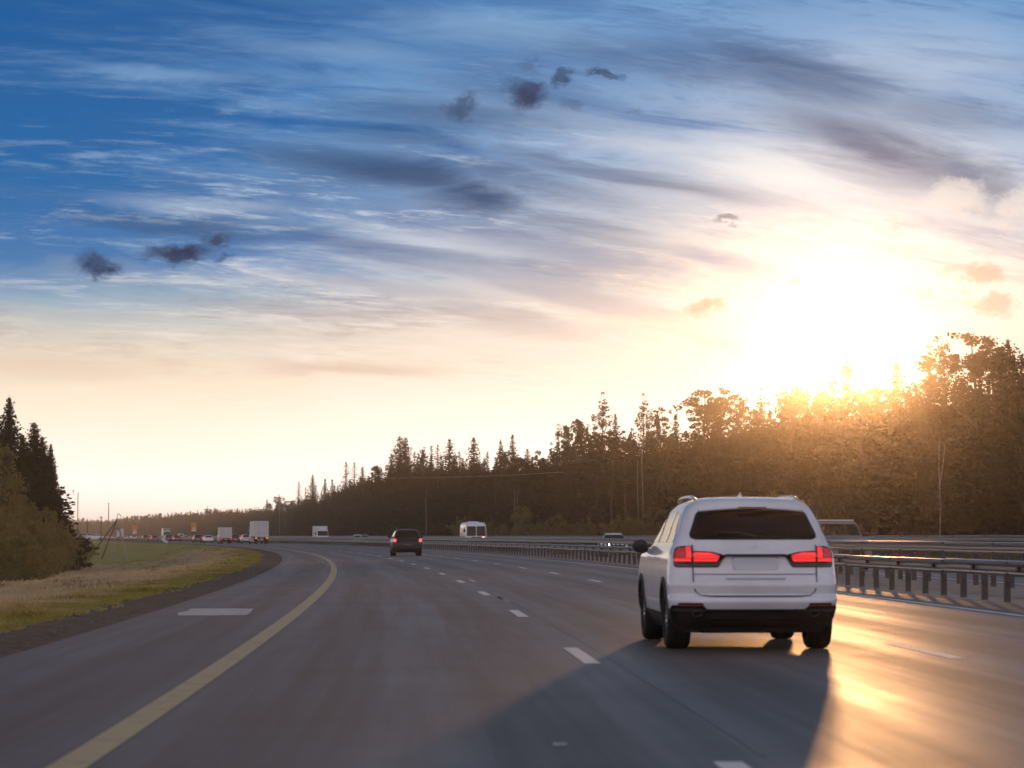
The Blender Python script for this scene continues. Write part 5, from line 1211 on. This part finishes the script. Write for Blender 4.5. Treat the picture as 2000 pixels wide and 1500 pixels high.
# ---- grass on the verge
def grass(name, label, n_, yr, orr, hr, seed, wblade):
    g = np.random.default_rng(seed); u = g.uniform(0, 1, n_); y = yr[0] * (yr[1] / yr[0]) ** u; o = g.uniform(orr[0], orr[1], n_) 
    keep = np.array([True] * n_); pts = []
    px_ = np.empty((n_, 3)); 
    for i in range(n_): p = rd(y[i], o[i]); px_[i] = (p.x, p.y, gz(o[i], y[i]))
    k = (px_[:, 0] / px_[:, 1] * F > -1120); px_ = px_[k]; o = o[k]; y = y[k]; N = len(px_)
    a = g.uniform(0, 6.28, N); h = g.uniform(hr[0], hr[1], N) * (1 + .8 * (np.sin(o * 1.3 + y * .3) > .6)); w_ = wblade * (.6 + y / 90); ln = g.normal(size=(N, 2)) * .35 * h[:, None]
    d = np.stack([np.cos(a) * w_, np.sin(a) * w_, np.zeros(N)], 1); tip = px_ + np.stack([ln[:, 0], ln[:, 1], h], 1)
    co = np.stack([px_ - d, px_ + d, tip], 1).reshape(-1, 3); uv = np.repeat(np.stack([o, y], 1), 3, axis=0)
    tag(link(name, quads_mesh(name, co, [M['blade']], uv=uv, k=3)), label, 'grass', kind='stuff')
grass('grass', 'short green and straw grass on the left roadside slope', 90000, (24, 260), (-12, -3.7), (.015, .05), 1, .016)
grass('weeds', 'taller dry weed tufts scattered over the left field', 70000, (36, 400), (-36, -5), (.03, .11), 2, .026)
# pebbles on the gravel
g = np.random.default_rng(9); b = MB()
for i in range(2600):
    y = 22 * (200 / 22) ** g.uniform(); o = g.uniform(-3.7, -2.6); p = rd(y, o, -.01 if o > -3.2 else -.03); s = g.uniform(.012, .045) * (1.6 if g.uniform() > .96 else 1)
    b.add([(p.x - s, p.y, p.z), (p.x, p.y - s, p.z), (p.x + s, p.y, p.z), (p.x, p.y + s, p.z), (p.x, p.y, p.z + s * .9)], [(0, 1, 4), (1, 2, 4), (2, 3, 4), (3, 0, 4)])
M['pebble'] = pbr('pebble', (.12, .10, .085), .9, var=(2, .5))
tag(b.build('pebbles', M['pebble']), 'loose pebbles along the gravel edge of the road', 'pebbles', kind='stuff')

# ------------------------------------------------------------------ air
hz = MB(); hz.box(-3000, 2200, -150, 6200, -4, 31); hm = bpy.data.materials.new('haze'); hm.use_nodes = True; hm.node_tree.nodes.clear(); q = NT(hm.node_tree)
def vol(d, g_, c):
    pv = q.node('ShaderNodeVolumePrincipled'); pv.inputs['Color'].default_value = c; pv.inputs['Density'].default_value = d; pv.inputs['Anisotropy'].default_value = g_; return pv
ad = q.node('ShaderNodeAddShader'); q.put(ad.inputs[0], vol(.00011, .5, (1, .92, .84, 1)).outputs[0]); q.put(ad.inputs[1], vol(.00007, .976, (1, .84, .62, 1)).outputs[0])
ou = q.node('ShaderNodeOutputMaterial'); q.put(ou.inputs['Volume'], ad.outputs[0])
tag(hz.build('haze', hm), 'warm low-sun haze filling the air over the road', 'haze', kind='stuff')
